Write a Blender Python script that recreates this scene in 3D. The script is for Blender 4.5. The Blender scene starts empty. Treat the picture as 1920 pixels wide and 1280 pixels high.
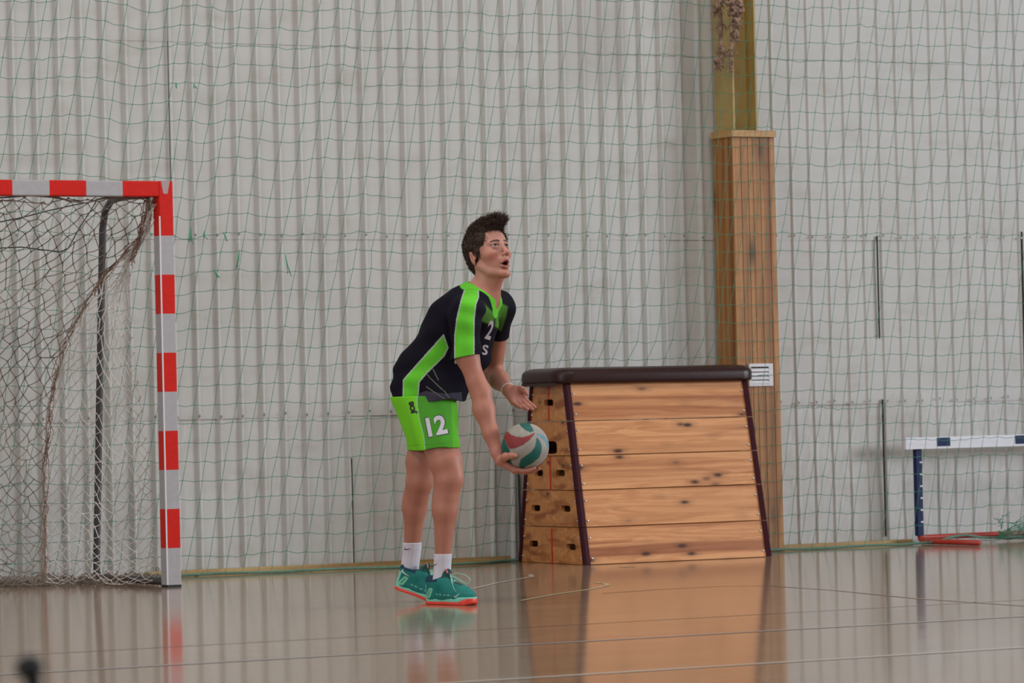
import bpy, bmesh, math, random
import numpy as np
from mathutils import Vector, Matrix, noise
from mathutils.bvhtree import BVHTree
random.seed(7); np.random.seed(7)
S = bpy.context.scene
COL = S.collection

# ---------------------------------------------------------------- camera
F = 7200.0; TH = math.radians(29); ROLL = math.radians(1.35); CH = 0.847
PIT = math.atan(135 / F)
f0 = np.array([math.sin(TH), math.cos(TH), 0.0]); r0 = np.array([math.cos(TH), -math.sin(TH), 0.0]); zz = np.array([0, 0, 1.0])
fw = f0 * math.cos(PIT) + zz * math.sin(PIT); u0 = -f0 * math.sin(PIT) + zz * math.cos(PIT)
RR = r0 * math.cos(ROLL) - u0 * math.sin(ROLL); UU = r0 * math.sin(ROLL) + u0 * math.cos(ROLL)
def ray(px, py): return fw * F + RR * (px - 960) + UU * (640 - py)
CP = np.array([-10.663, -19.299, CH])
def onfloor(px, py, z=0.0):
    d = ray(px, py); return CP + d * (z - CP[2]) / d[2]
def onY(px, py, Y):
    d = ray(px, py); return CP + d * (Y - CP[1]) / d[1]
cam_d = bpy.data.cameras.new('camera'); cam = bpy.data.objects.new('camera', cam_d); COL.objects.link(cam)
cam_d.sensor_width = 36; cam_d.lens = F / 1920 * 36; cam_d.clip_end = 200; cam_d.clip_start = .05
cam.matrix_world = Matrix(((RR[0], UU[0], -fw[0], CP[0]), (RR[1], UU[1], -fw[1], CP[1]), (RR[2], UU[2], -fw[2], CP[2]), (0, 0, 0, 1)))
cam_d.dof.use_dof = True; cam_d.dof.focus_distance = 17.3; cam_d.dof.aperture_fstop = 6.3
S.camera = cam
# ---------------------------------------------------------------- world, lights, exposure
W = bpy.data.worlds.new('world'); S.world = W; W.use_nodes = True
bg = W.node_tree.nodes['Background']; bg.inputs[0].default_value = (.86, .88, .98, 1); bg.inputs[1].default_value = .27
def area(name, loc, target, sx, sy, power, color):
    l = bpy.data.lights.new(name, 'AREA'); l.shape = 'RECTANGLE'; l.size = sx; l.size_y = sy; l.energy = power; l.color = color
    o = bpy.data.objects.new(name, l); COL.objects.link(o); o.location = loc
    o.rotation_euler = (Vector(target) - Vector(loc)).to_track_quat('-Z', 'Y').to_euler(); return o
for i, (x, y) in enumerate([(-9, -4.5), (-4, -4.5), (1, -4.5), (-9, -10), (-4, -10), (1, -10)]):
    area('ceiling_lamp', (x, y, 7.2), (x, y, 0), 1.6, 1.6, 110, (1.0, .95, .86))
area('window_and_fill', (34, -24, 8), (-2, -1, 1.4), 14, 8, 9500, (.88, .93, 1.0))
area('window_and_fill', (-34, -20, 8), (-2, -1, 1.4), 14, 8, 2300, (.98, .98, 1.0))  # weak fill added on the left, no known window; lifts left-facing sides
S.view_settings.view_transform = 'Standard'; S.view_settings.look = 'None'; S.view_settings.gamma = 1
S.view_settings.use_curve_mapping = False; S.view_settings.exposure = -0.04

# ---------------------------------------------------------------- helpers
def mesh_obj(name, verts, faces, mats=(), parent=None, smooth=False, mi=None):
    me = bpy.data.meshes.new(name); me.from_pydata([tuple(map(float, v)) for v in verts], [], [tuple(map(int, f)) for f in faces]); me.update()
    for m in (mats if isinstance(mats, (list, tuple)) else [mats]): me.materials.append(m)
    if mi is not None: me.polygons.foreach_set('material_index', [int(a) for a in mi])
    if smooth: me.polygons.foreach_set('use_smooth', [True] * len(me.polygons))
    o = bpy.data.objects.new(name, me); COL.objects.link(o)
    if parent is not None: o.parent = parent
    return o
def bm_obj(name, bm, mats, parent=None, smooth=False):
    me = bpy.data.meshes.new(name); bm.to_mesh(me); bm.free()
    for m in (mats if isinstance(mats, (list, tuple)) else [mats]): me.materials.append(m)
    if smooth: me.polygons.foreach_set('use_smooth', [True] * len(me.polygons))
    o = bpy.data.objects.new(name, me); COL.objects.link(o)
    if parent is not None: o.parent = parent
    return o
def tag(o, label=None, cat=None, group=None, kind=None):
    for k, v in (('label', label), ('category', cat), ('group', group), ('kind', kind)):
        if v: o[k] = v
    return o
def empty(name, loc, rz=0, label=None, cat=None, group=None):
    o = bpy.data.objects.new(name, None); COL.objects.link(o); o.location = [float(a) for a in loc]; o.rotation_euler = (0, 0, rz)
    o.empty_display_size = .05
    return tag(o, label, cat, group)
def box(bm, x0, x1, y0, y1, z0, z1, mi=0):
    vs = [bm.verts.new(p) for p in ((x0, y0, z0), (x1, y0, z0), (x1, y1, z0), (x0, y1, z0), (x0, y0, z1), (x1, y0, z1), (x1, y1, z1), (x0, y1, z1))]
    out = []
    for f in ((3, 2, 1, 0), (4, 5, 6, 7), (0, 1, 5, 4), (1, 2, 6, 5), (2, 3, 7, 6), (3, 0, 4, 7)):
        fc = bm.faces.new([vs[i] for i in f]); fc.material_index = mi; out.append(fc)
    return out
def bevel(bm, w, seg=2):
    bmesh.ops.bevel(bm, geom=[e for e in bm.edges if e.calc_face_angle(0) > .6], offset=w, segments=seg, affect='EDGES', profile=.6)
def tube_arrays(pts, rad, sides=8, closed=False, cap=True):
    """verts, faces of a tube along a polyline; rad scalar or per-point"""
    P = np.array(pts, float); n = len(P); rad = np.full(n, rad) if np.isscalar(rad) else np.array(rad)
    T = np.zeros_like(P)
    if closed: T = np.roll(P, -1, 0) - np.roll(P, 1, 0)
    else: T[1:-1] = P[2:] - P[:-2]; T[0] = P[1] - P[0]; T[-1] = P[-1] - P[-2]
    T /= np.linalg.norm(T, axis=1)[:, None] + 1e-12
    a = np.array([0, 0, 1.0]) if abs(T[0][2]) < .9 else np.array([1.0, 0, 0])
    N = np.cross(T[0], a); N /= np.linalg.norm(N); V = []
    for i in range(n):
        N = N - T[i] * (N @ T[i]); N /= np.linalg.norm(N) + 1e-12; B = np.cross(T[i], N)
        for k in range(sides):
            t = 2 * math.pi * k / sides; V.append(P[i] + rad[i] * (math.cos(t) * N + math.sin(t) * B))
    Fc = []
    for i in range(n if closed else n - 1):
        j = (i + 1) % n
        for k in range(sides):
            l = (k + 1) % sides; Fc.append((i * sides + k, i * sides + l, j * sides + l, j * sides + k))
    if cap and not closed: Fc.append(tuple(range(sides))[::-1]); Fc.append(tuple((n - 1) * sides + k for k in range(sides)))
    return V, Fc
class MB:
    def __init__(s): s.v = []; s.f = []; s.m = []
    def add(s, V, Fc, mi=0):
        b = len(s.v); s.v += [tuple(map(float, v)) for v in V]; s.f += [tuple(i + b for i in f) for f in Fc]; s.m += [mi] * len(Fc)
    def tube(s, pts, rad, sides=8, closed=False, mi=0): s.add(*tube_arrays(pts, rad, sides, closed), mi)
    def build(s, name, mats, parent=None, smooth=True): return mesh_obj(name, s.v, s.f, mats, parent, smooth, s.m)
def segs_mesh(name, A, B, r, mat, parent=None, sides=4):
    """many short cords A[i]->B[i] as one netting mesh (numpy)"""
    A = np.array(A); B = np.array(B); T = B - A; L = np.linalg.norm(T, axis=1); ok = L > 1e-5; A = A[ok]; B = B[ok]; T = T[ok] / L[ok][:, None]; rr_ = r if np.isscalar(r) else np.array(r)[ok][:, None]
    ref = np.where(np.abs(T[:, 2:3]) < .9, np.array([[0, 0, 1.0]]), np.array([[1.0, 0, 0]]))
    N = np.cross(T, ref); N /= np.linalg.norm(N, axis=1)[:, None]; Bn = np.cross(T, N); n = len(A); V = np.zeros((n, 2, sides, 3))
    for k in range(sides):
        t = 2 * math.pi * k / sides; o = (math.cos(t) * N + math.sin(t) * Bn) * rr_
        V[:, 0, k] = A + o; V[:, 1, k] = B + o
    V = V.reshape(-1, 3); base = np.arange(n) * 2 * sides; Fs = []
    for k in range(sides):
        l = (k + 1) % sides; Fs.append(np.stack([base + k, base + l, base + sides + l, base + sides + k], 1))
    Fs = np.concatenate(Fs); me = bpy.data.meshes.new(name); me.vertices.add(len(V)); me.vertices.foreach_set('co', V.ravel())
    me.loops.add(Fs.size); me.loops.foreach_set('vertex_index', Fs.ravel()); me.polygons.add(len(Fs)); me.polygons.foreach_set('loop_start', np.arange(len(Fs)) * 4)
    me.update(calc_edges=True); me.materials.append(mat); me.polygons.foreach_set('use_smooth', [True] * len(Fs))
    o = bpy.data.objects.new(name, me); COL.objects.link(o)
    if parent is not None: o.parent = parent
    return o

# ---------------------------------------------------------------- materials
def mat(name, col, rough=.6, metal=0, spec=.5, noise_amt=0, noise_scale=20, bump=0, bump_scale=200, coat=0, sheen=0):
    m = bpy.data.materials.new(name); m.use_nodes = True; nt = m.node_tree; b = nt.nodes['Principled BSDF']
    b.inputs['Base Color'].default_value = (*col, 1); b.inputs['Roughness'].default_value = rough; b.inputs['Metallic'].default_value = metal
    b.inputs['Specular IOR Level'].default_value = spec; b.inputs['Coat Weight'].default_value = coat; b.inputs['Sheen Weight'].default_value = sheen
    if noise_amt or bump:
        tc = nt.nodes.new('ShaderNodeTexCoord')
    if noise_amt:
        n = nt.nodes.new('ShaderNodeTexNoise'); n.inputs['Scale'].default_value = noise_scale; n.inputs['Detail'].default_value = 5
        nt.links.new(tc.outputs['Object'], n.inputs['Vector'])
        r = nt.nodes.new('ShaderNodeMapRange'); r.inputs['From Min'].default_value = .3; r.inputs['From Max'].default_value = .7
        r.inputs['To Min'].default_value = 1 - noise_amt; r.inputs['To Max'].default_value = 1 + noise_amt; nt.links.new(n.outputs['Fac'], r.inputs['Value'])
        mx = nt.nodes.new('ShaderNodeVectorMath'); mx.operation = 'SCALE'; mx.inputs[0].default_value = col
        nt.links.new(r.outputs['Result'], mx.inputs['Scale']); nt.links.new(mx.outputs['Vector'], b.inputs['Base Color'])
    if bump:
        n = nt.nodes.new('ShaderNodeTexNoise'); n.inputs['Scale'].default_value = bump_scale; n.inputs['Detail'].default_value = 3
        nt.links.new(tc.outputs['Object'], n.inputs['Vector'])
        bp = nt.nodes.new('ShaderNodeBump'); bp.inputs['Strength'].default_value = bump; bp.inputs['Distance'].default_value = .004
        nt.links.new(n.outputs['Fac'], bp.inputs['Height']); nt.links.new(bp.outputs['Normal'], b.inputs['Normal'])
    return m
def ramp(nt, stops):
    r = nt.nodes.new('ShaderNodeValToRGB'); e = r.color_ramp.elements
    e[0].position, e[0].color = stops[0][0], (*stops[0][1], 1); e[1].position, e[1].color = stops[1][0], (*stops[1][1], 1)
    for p, c in stops[2:]: k = e.new(p); k.color = (*c, 1)
    return r
def wood(name, light, dark, axis='X', rough=.35, knots=True, scale=1.0, plank=None):
    """pine-like wood: long grain along axis, dark knots; random per object"""
    m = bpy.data.materials.new(name); m.use_nodes = True; nt = m.node_tree; b = nt.nodes['Principled BSDF']; L = nt.links.new
    tc = nt.nodes.new('ShaderNodeTexCoord'); oi = nt.nodes.new('ShaderNodeObjectInfo')
    mp = nt.nodes.new('ShaderNodeMapping'); L(tc.outputs['Object'], mp.inputs['Vector'])
    off = nt.nodes.new('ShaderNodeVectorMath'); off.operation = 'SCALE'; off.inputs[0].default_value = (13, 7, 19); L(oi.outputs['Random'], off.inputs['Scale']); L(off.outputs['Vector'], mp.inputs['Location'])
    sc = {'X': (.9, 14, 14), 'Z': (14, 14, .5)}[axis]; mp.inputs['Scale'].default_value = tuple(a * scale for a in sc)
    n = nt.nodes.new('ShaderNodeTexNoise'); n.inputs['Scale'].default_value = 1.2; n.inputs['Detail'].default_value = 6; n.inputs['Roughness'].default_value = .62; n.inputs['Distortion'].default_value = .6; L(mp.outputs['Vector'], n.inputs['Vector'])
    mid = tuple((a * .55 + c * .45) for a, c in zip(light, dark))
    rp = ramp(nt, [(.28, mid), (.75, light), (.42, light), (.52, tuple(a * b_ for a, b_ in zip(light, (.80, .70, .62)))), (.60, tuple(a * 1.08 for a in light))]); L(n.outputs['Fac'], rp.inputs['Fac'])
    col = rp.outputs['Color']
    m2 = nt.nodes.new('ShaderNodeMapping'); L(tc.outputs['Object'], m2.inputs['Vector']); L(off.outputs['Vector'], m2.inputs['Location']); m2.inputs['Scale'].default_value = {'X': (.35, 5, 19), 'Z': (16, 16, .15)}[axis]
    nb_ = nt.nodes.new('ShaderNodeTexNoise'); nb_.inputs['Scale'].default_value = 1.0; nb_.inputs['Detail'].default_value = 1.5; nb_.inputs['Distortion'].default_value = .4; L(m2.outputs['Vector'], nb_.inputs['Vector'])
    rb = ramp(nt, [(.34, (.62, .47, .38)), (.66, (1.12, 1.12, 1.10)), (.46, (.95, .90, .84)), (.52, (1.06, 1.05, 1.02))]); L(nb_.outputs['Fac'], rb.inputs['Fac'])
    mb_ = nt.nodes.new('ShaderNodeMix'); mb_.data_type = 'RGBA'; mb_.blend_type = 'MULTIPLY'; mb_.inputs['Factor'].default_value = 1; L(col, mb_.inputs['A']); L(rb.outputs['Color'], mb_.inputs['B']); col = mb_.outputs['Result']
    if knots:
        mk = nt.nodes.new('ShaderNodeMapping'); L(tc.outputs['Object'], mk.inputs['Vector']); L(off.outputs['Vector'], mk.inputs['Location'])
        mk.inputs['Scale'].default_value = {'X': (4.0, 7, 11.0), 'Z': (5, 5, 1.6)}[axis]
        v = nt.nodes.new('ShaderNodeTexVoronoi'); v.inputs['Scale'].default_value = 1.0; v.inputs['Randomness'].default_value = 1; L(mk.outputs['Vector'], v.inputs['Vector'])
        kr = ramp(nt, [(.07, (0, 0, 0)), (.36, (1, 1, 1)), (.12, (.45, .45, .45)), (.18, (.80, .80, .80))]); L(v.outputs['Distance'], kr.inputs['Fac'])
        mx = nt.nodes.new('ShaderNodeMix'); mx.data_type = 'RGBA'; mx.inputs['A'].default_value = (*tuple(a * .30 for a in dark), 1); L(kr.outputs['Color'], mx.inputs['Factor']); L(col, mx.inputs['B'])
        col = mx.outputs['Result']
    L(col, b.inputs['Base Color']); b.inputs['Roughness'].default_value = rough
    return m
def obj_noise_color(name, c1, c2, scale, rough=.8): 
    m = bpy.data.materials.new(name); m.use_nodes = True; nt = m.node_tree; b = nt.nodes['Principled BSDF']
    tc = nt.nodes.new('ShaderNodeTexCoord'); n = nt.nodes.new('ShaderNodeTexNoise'); n.inputs['Scale'].default_value = scale; nt.links.new(tc.outputs['Object'], n.inputs['Vector'])
    r = ramp(nt, [(.35, c1), (.65, c2)]); nt.links.new(n.outputs['Fac'], r.inputs['Fac']); nt.links.new(r.outputs['Color'], b.inputs['Base Color']); b.inputs['Roughness'].default_value = rough
    return m

# wall paint: off-white sheet metal with faint grime
M_wall = bpy.data.materials.new('painted_sheet_metal'); M_wall.use_nodes = True
nt = M_wall.node_tree; b = nt.nodes['Principled BSDF']; L = nt.links.new
tc = nt.nodes.new('ShaderNodeTexCoord'); mp = nt.nodes.new('ShaderNodeMapping'); mp.inputs['Scale'].default_value = (1.2, 1, 2.6); L(tc.outputs['Object'], mp.inputs['Vector'])
n1 = nt.nodes.new('ShaderNodeTexNoise'); n1.inputs['Scale'].default_value = 2.3; n1.inputs['Detail'].default_value = 7; n1.inputs['Roughness'].default_value = .6; L(mp.outputs['Vector'], n1.inputs['Vector'])
rp = ramp(nt, [(.25, (.43, .40, .365)), (.75, (.53, .522, .500)), (.45, (.50, .488, .462))]); L(n1.outputs['Fac'], rp.inputs['Fac']); L(rp.outputs['Color'], b.inputs['Base Color'])
b.inputs['Roughness'].default_value = .5
M_dark = mat('dark_gap_and_lap_shadow', (.03, .028, .028), .9)
M_screw = mat('dull_screw', (.35, .34, .32), .4, .6)
# floor: lacquered narrow wood strips, glossy at grazing view
M_floor = bpy.data.materials.new('lacquered_wood_floor'); M_floor.use_nodes = True
nt = M_floor.node_tree; b = nt.nodes['Principled BSDF']; L = nt.links.new
tc = nt.nodes.new('ShaderNodeTexCoord'); br = nt.nodes.new('ShaderNodeTexBrick'); L(tc.outputs['Object'], br.inputs['Vector'])
br.inputs['Color1'].default_value = (.44, .30, .20, 1); br.inputs['Color2'].default_value = (.37, .245, .16, 1); br.inputs['Mortar'].default_value = (.16, .09, .05, 1)
br.inputs['Scale'].default_value = 1; br.inputs['Brick Width'].default_value = 1.4; br.inputs['Row Height'].default_value = .07; br.inputs['Mortar Size'].default_value = .0018; br.inputs['Bias'].default_value = 0
n1 = nt.nodes.new('ShaderNodeTexNoise'); mp = nt.nodes.new('ShaderNodeMapping'); mp.inputs['Scale'].default_value = (1, 14, 1); L(tc.outputs['Object'], mp.inputs['Vector']); L(mp.outputs['Vector'], n1.inputs['Vector'])
n1.inputs['Scale'].default_value = 2.5; n1.inputs['Detail'].default_value = 5
mx = nt.nodes.new('ShaderNodeMix'); mx.data_type = 'RGBA'; mx.blend_type = 'MULTIPLY'; mx.inputs['Factor'].default_value = .45; L(br.outputs['Color'], mx.inputs['A']); L(n1.outputs['Color'], mx.inputs['B']); L(mx.outputs['Result'], b.inputs['Base Color'])
b.inputs['Roughness'].default_value = .10; b.inputs['IOR'].default_value = 1.5
n2 = nt.nodes.new('ShaderNodeTexNoise'); mp2 = nt.nodes.new('ShaderNodeMapping'); mp2.inputs['Scale'].default_value = (1.2, 3.5, 1); L(tc.outputs['Object'], mp2.inputs['Vector']); L(mp2.outputs['Vector'], n2.inputs['Vector'])
n2.inputs['Scale'].default_value = 1.1; n2.inputs['Detail'].default_value = 2
bp = nt.nodes.new('ShaderNodeBump'); bp.inputs['Strength'].default_value = .06; bp.inputs['Distance'].default_value = .01; L(n2.outputs['Fac'], bp.inputs['Height']); L(bp.outputs['Normal'], b.inputs['Normal'])
M_line_w = mat('white_court_line', (.50, .45, .40), .2); M_line_r = mat('dark_red_court_line', (.26, .15, .11), .2); M_line_b = mat('blue_grey_court_line', (.30, .27, .27), .2); M_line_y = mat('pale_tape', (.46, .40, .24), .3)
M_pine = wood('pine_board', (.60, .29, .125), (.22, .06, .02), 'X', .3)
M_pine_end = wood('pine_end_board', (.50, .22, .075), (.2, .06, .02), 'X', .35)
M_clad = wood('column_cladding_wood', (.38, .185, .058), (.2, .075, .025), 'Z', .5, scale=1.3)
M_batten = wood('batten_wood', (.42, .30, .13), (.2, .12, .05), 'X', .6)
M_beam = mat('ochre_painted_steel', (.40, .285, .10), .5, noise_amt=.12, noise_scale=6)
M_maroon = mat('maroon_vinyl', (.045, .008, .014), .6, spec=.1, bump=.15, bump_scale=300)
M_leather = mat('dark_brown_leather', (.030, .011, .010), .33, spec=.25, bump=.25, bump_scale=160)
M_redline = mat('red_stripe', (.48, .02, .010), .5)
M_chrome = mat('bright_rivet', (.75, .75, .75), .25, .9)
M_goal_r = mat('red_goal_paint', (.56, .010, .004), .5, spec=.25, noise_amt=.08, noise_scale=30); M_goal_w = mat('grey_white_goal_paint', (.36, .345, .36), .5, noise_amt=.05, noise_scale=30)
M_goal_e = mat('white_edge', (.80, .80, .86), .35)
M_pipe = mat('dark_steel_pipe', (.045, .042, .045), .5)
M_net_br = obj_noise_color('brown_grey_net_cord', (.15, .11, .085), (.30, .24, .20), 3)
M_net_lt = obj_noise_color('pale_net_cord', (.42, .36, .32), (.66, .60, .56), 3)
M_green = mat('green_net_cord', (.03, .23, .14), .7)
M_green2 = mat('bright_green_cord', (.02, .30, .15), .7)
M_grope = mat('grey_green_rope', (.10, .20, .14), .8, noise_amt=.2, noise_scale=60)
M_black = mat('black_rubber', (.012, .012, .012), .55)
M_hemp = obj_noise_color('hemp_rope', (.13, .075, .05), (.36, .24, .17), 40, .9)
M_blue = mat('dark_blue_paint', (.005, .015, .075), .5, spec=.25); M_hred = mat('red_hurdle_paint', (.42, .035, .02), .4); M_white = mat('white_paint', (.72, .72, .78), .4)
M_vent = mat('white_plastic', (.66, .65, .68), .45)

# ================================================================ FLOOR
nx, ny = 2, 2
fl = mesh_obj('floor', [(-16, -24, 0), (12, -24, 0), (12, .2, 0), (-16, .2, 0)], [(0, 1, 2, 3)], M_floor); tag(fl, kind='structure')
def strip(name, pts, w, m, z=.0012):
    P = np.array(pts, float); V = []; Fc = []
    for i, p in enumerate(P):
        t = P[min(i + 1, len(P) - 1)] - P[max(i - 1, 0)]; t /= np.linalg.norm(t); n = np.array([-t[1], t[0]]) * w / 2
        V += [(p[0] + n[0], p[1] + n[1], z), (p[0] - n[0], p[1] - n[1], z)]
        if i: Fc.append((2 * i - 2, 2 * i - 1, 2 * i + 1, 2 * i))
    return mesh_obj(name, V, Fc, m, fl)
o = strip('court_line', [(-14, -8.55), (8, -8.55)], .05, M_line_w); o['label'] = 'white painted court line'
strip('court_line', [(-14, -6.1), (-3.0, -6.0), (8, -5.9)], .02, M_line_r)['label'] = 'thin dark red court line'
strip('court_line', [(-14, -7.0), (8, -7.0)], .05, M_line_b)['label'] = 'faint blue grey court line'
arc = [onfloor(x, y)[:2] for x, y in ((1130, 1112), (1250, 1104), (1350, 1099), (1440, 1098), (1560, 1106), (1720, 1122), (1850, 1131), (2000, 1141))]
strip('court_line', arc, .025, M_line_r)['label'] = 'thin curved dark red court line'
strip('floor_mark', [onfloor(x, y)[:2] for x, y in ((884, 1104), (930, 1093), (975, 1085), (998, 1081), (994, 1077), (982, 1077))], .028, M_line_w)['label'] = 'pale scuffed tape line with a hooked end'
strip('floor_mark', [onfloor(x, y)[:2] for x, y in ((975, 1126), (1040, 1114), (1110, 1104), (1140, 1097), (1136, 1094), (1115, 1092))], .028, M_line_y)['label'] = 'yellowish tape line with a hooked end'
strip('floor_mark', [onfloor(x, y)[:2] for x, y in ((1167, 1063), (1184, 1062))], .10, M_line_y)['label'] = 'small yellow tape remnant'

# ================================================================ WALL (ribbed sheet metal)
def wall_sheet(x0, x1, z0, z1, yoff, pitch, phase, dent, seed):
    xs = []; ys = []; RH = 1.3 if x0 < 0 else .6
    k0 = math.ceil((x0 - phase) / pitch) - 1; k1 = math.floor((x1 - phase) / pitch) + 1
    for k in range(k0, k1 + 1):
        c = phase + k * pitch
        for dx, y in ((-.5, 0), (-.33, 0), (-.13, 0), (-.045, -.0140), (-.0, -.0148), (.045, -.0140), (.13, 0), (.33, 0)):
            xs.append(c + dx * pitch); ys.append(y * RH)
    xs = np.array(xs); ys = np.array(ys); ok = (xs >= x0 - 1e-6) & (xs <= x1 + 1e-6); xs = xs[ok]; ys = ys[ok]
    zs = np.arange(z0, z1 + .001, .045); zs[-1] = z1; X, Z = np.meshgrid(xs, zs); Y = np.tile(ys, (len(zs), 1)) + yoff
    rs = np.random.RandomState(seed); D = np.zeros_like(X)
    for q in range(14):
        fx, fz, ph = rs.uniform(1.5, 9), rs.uniform(.8, 7), rs.uniform(0, 6.28); D += np.sin(fx * X + fz * Z + ph) * rs.uniform(.3, 1)
    Y = Y + D * dent + np.random.RandomState(seed + 1).normal(0, dent * .35, X.shape)
    V = np.stack([X, Y, Z], -1).reshape(-1, 3); n = len(xs); Fc = []
    for j in range(len(zs) - 1):
        for i in range(n - 1): a = j * n + i; Fc.append((a, a + 1, a + n + 1, a + n))
    return V, Fc
def wall(name, x0, x1, pitch, phase, seams):
    mb = MB()
    for z0, z1, yo, dn, sd in ((0, .915, 0, .0017, 3), (.855, 1.90, -.003, .00045, 5), (1.845, 2.99, -.006, .0003, 8), (2.93, 6.2, -.009, .0003, 11)):
        mb.add(*wall_sheet(x0, x1, z0, z1, yo, pitch, phase, dn, sd), 0)
    for sx, z0, z1, w in seams:   # overlapping sheet edges: their shadow drawn as a narrow dark strip
        V = [(sx - w, -.0215, z0), (sx + w, -.0215, z0), (sx + w, -.0215, z1), (sx - w, -.0215, z1), (sx - w, -.006, z0), (sx + w, -.006, z0), (sx + w, -.006, z1), (sx - w, -.006, z1)]
        mb.add(V, [(0, 1, 2, 3), (4, 0, 3, 7), (1, 5, 6, 2), (3, 2, 6, 7)], 1)
    o = mb.build(name, [M_wall, M_dark], None, False); me = o.data
    tag(o, kind='structure')
    # screws through the ribs at the sheet laps
    V = []; Fs = []; bm = bmesh.new(); bmesh.ops.create_cone(bm, cap_ends=True, segments=8, radius1=.008, radius2=.005, depth=.007, matrix=Matrix.Rotation(math.pi / 2, 4, 'X'))
    sm = bpy.data.meshes.new('screw'); bm.to_mesh(sm); bm.free(); sm.materials.append(M_screw)
    for zr in (.875, 1.868):
        k0 = math.ceil((x0 - phase) / pitch); k1 = math.floor((x1 - phase) / pitch)
        for k in range(k0, k1 + 1):
            c = phase + k * pitch
            if -3.2 < c < 3.9:
                s = bpy.data.objects.new('screw', sm); COL.objects.link(s); s.parent = o; s.location = (c, -.028, zr + random.uniform(-.008, .008))
    return o
wall('wall_back', -14, 1.53, .1311, -1.95, [(-2.09, 1.9, 6.2, .0013), (-1.035, 2.35, 6.2, .0007), (-1.03, 1.0, 1.65, .0007), (-1.02, 0, .62, .0009), (.05, 0, .5, .0014)])
wall('wall_back_right', 1.53, 10, .1285, 2.104, [(2.585, .05, .88, .0009), (2.575, 1.25, 1.87, .0007), (3.66, .1, 1.9, .0008)])
o = bpy.data.objects['wall_back']; o2 = bpy.data.objects['wall_back_right']
bm = bmesh.new(); box(bm, -2.30, -.05, -.075, -.022, .0, .034); bevel(bm, .003, 1); t = bm_obj('trim_1', bm, M_batten); tag(t, kind='structure')
bm = bmesh.new(); box(bm, 1.74, 2.74, -.075, -.022, .0, .028); bevel(bm, .003, 1); t = bm_obj('trim_2', bm, M_batten); tag(t, kind='structure')

# ================================================================ COLUMN with wooden casing
cx0, cx1, cd = 1.405, 1.70, .25
col = empty('clad_column', (1.55, 0, 0), 0, 'ochre steel column standing on the back wall, its lower part boxed in brown boards', 'column')
bm = bmesh.new(); bx0, bx1, bd = 1.428 - 1.55, 1.598 - 1.55, .232
box(bm, bx0, bx0 + .012, -bd, -.03, 0, 6.2); box(bm, bx1 - .012, bx1, -bd, -.03, 0, 6.2); box(bm, bx0 + .012, bx1 - .012, -.135, -.125, 0, 6.2)
bevel(bm, .002, 1); ob = bm_obj('steel_beam', bm, M_beam, col); ob['label'] = 'ochre painted steel beam'
def plank_panel(name, x0, x1, y0, y1, n, zt, along, seed):
    rs = random.Random(seed); bm = bmesh.new(); tot = (x1 - x0) if along == 'x' else (y1 - y0); cuts = [0] + sorted([(i + rs.uniform(-.18, .18)) / n for i in range(1, n)]) + [1]
    for i in range(n):
        a, c = cuts[i] * tot + .002, cuts[i + 1] * tot - .002
        if along == 'x': box(bm, x0 + a, x0 + c, y0 + rs.uniform(0, .002), y1, 0, zt)
        else: box(bm, x0 + rs.uniform(0, .002), x1, y0 + a, y0 + c, 0, zt)
    bevel(bm, .0015, 1); return bm_obj(name, bm, M_clad, col)
plank_panel('casing_front', cx0 - 1.55, cx1 - 1.55, -cd, -cd + .02, 6, 2.44, 'x', 2)
plank_panel('casing_side', cx0 - 1.55, cx0 - 1.55 + .02, -cd + .021, -.03, 4, 2.44, 'y', 5); plank_panel('casing_side', cx1 - 1.57, cx1 - 1.55, -cd + .021, -.03, 4, 2.44, 'y', 6)
bm = bmesh.new(); a0, a1 = cx0 - 1.55 - .012, cx1 - 1.55 + .0; 
for q in ((a0, a1, -cd - .018, -cd + .012), (a0, a0 + .03, -cd + .013, -.03), (a1 - .03, a1, -cd + .013, -.03)): box(bm, *q, 2.44, 2.478)
bevel(bm, .003, 1); bm_obj('cap_rail', bm, wood('cap_rail_wood', (.48, .30, .12), (.25, .13, .05), 'X', .5, False), col)

# vent cover on the casing
v = empty('vent_cover', (1.560, -.2505, 1.04), 0, 'small white louvred vent cover fixed on the column boards beside the vault cushion', 'vent')
bm = bmesh.new(); w, h = .083, .066
for q in ((-w, w, h - .018, h), (-w, w, -h, -h + .014), (-w, -w + .012, -h + .014, h - .018), (w - .028, w, -h + .014, h - .018)): box(bm, q[0], q[1], -.010, 0, q[2], q[3])
bm_obj('frame', bm, M_vent, v)
bm = bmesh.new(); box(bm, -w + .012, w - .028, -.002, 0, -h + .014, h - .018); bm_obj('back_plate', bm, M_dark, v)
for i in range(4):
    bm = bmesh.new(); zc = -h + .024 + i * .0235; fs = box(bm, -w + .012, w - .028, -.0085, -.0065, -.0095, .0095)
    bmesh.ops.rotate(bm, verts=bm.verts, cent=(0, -.0075, 0), matrix=Matrix.Rotation(math.radians(-18), 3, 'X')); bmesh.ops.translate(bm, verts=bm.verts, vec=(0, 0, zc)); bm_obj('louvre', bm, M_vent, v)

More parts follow.
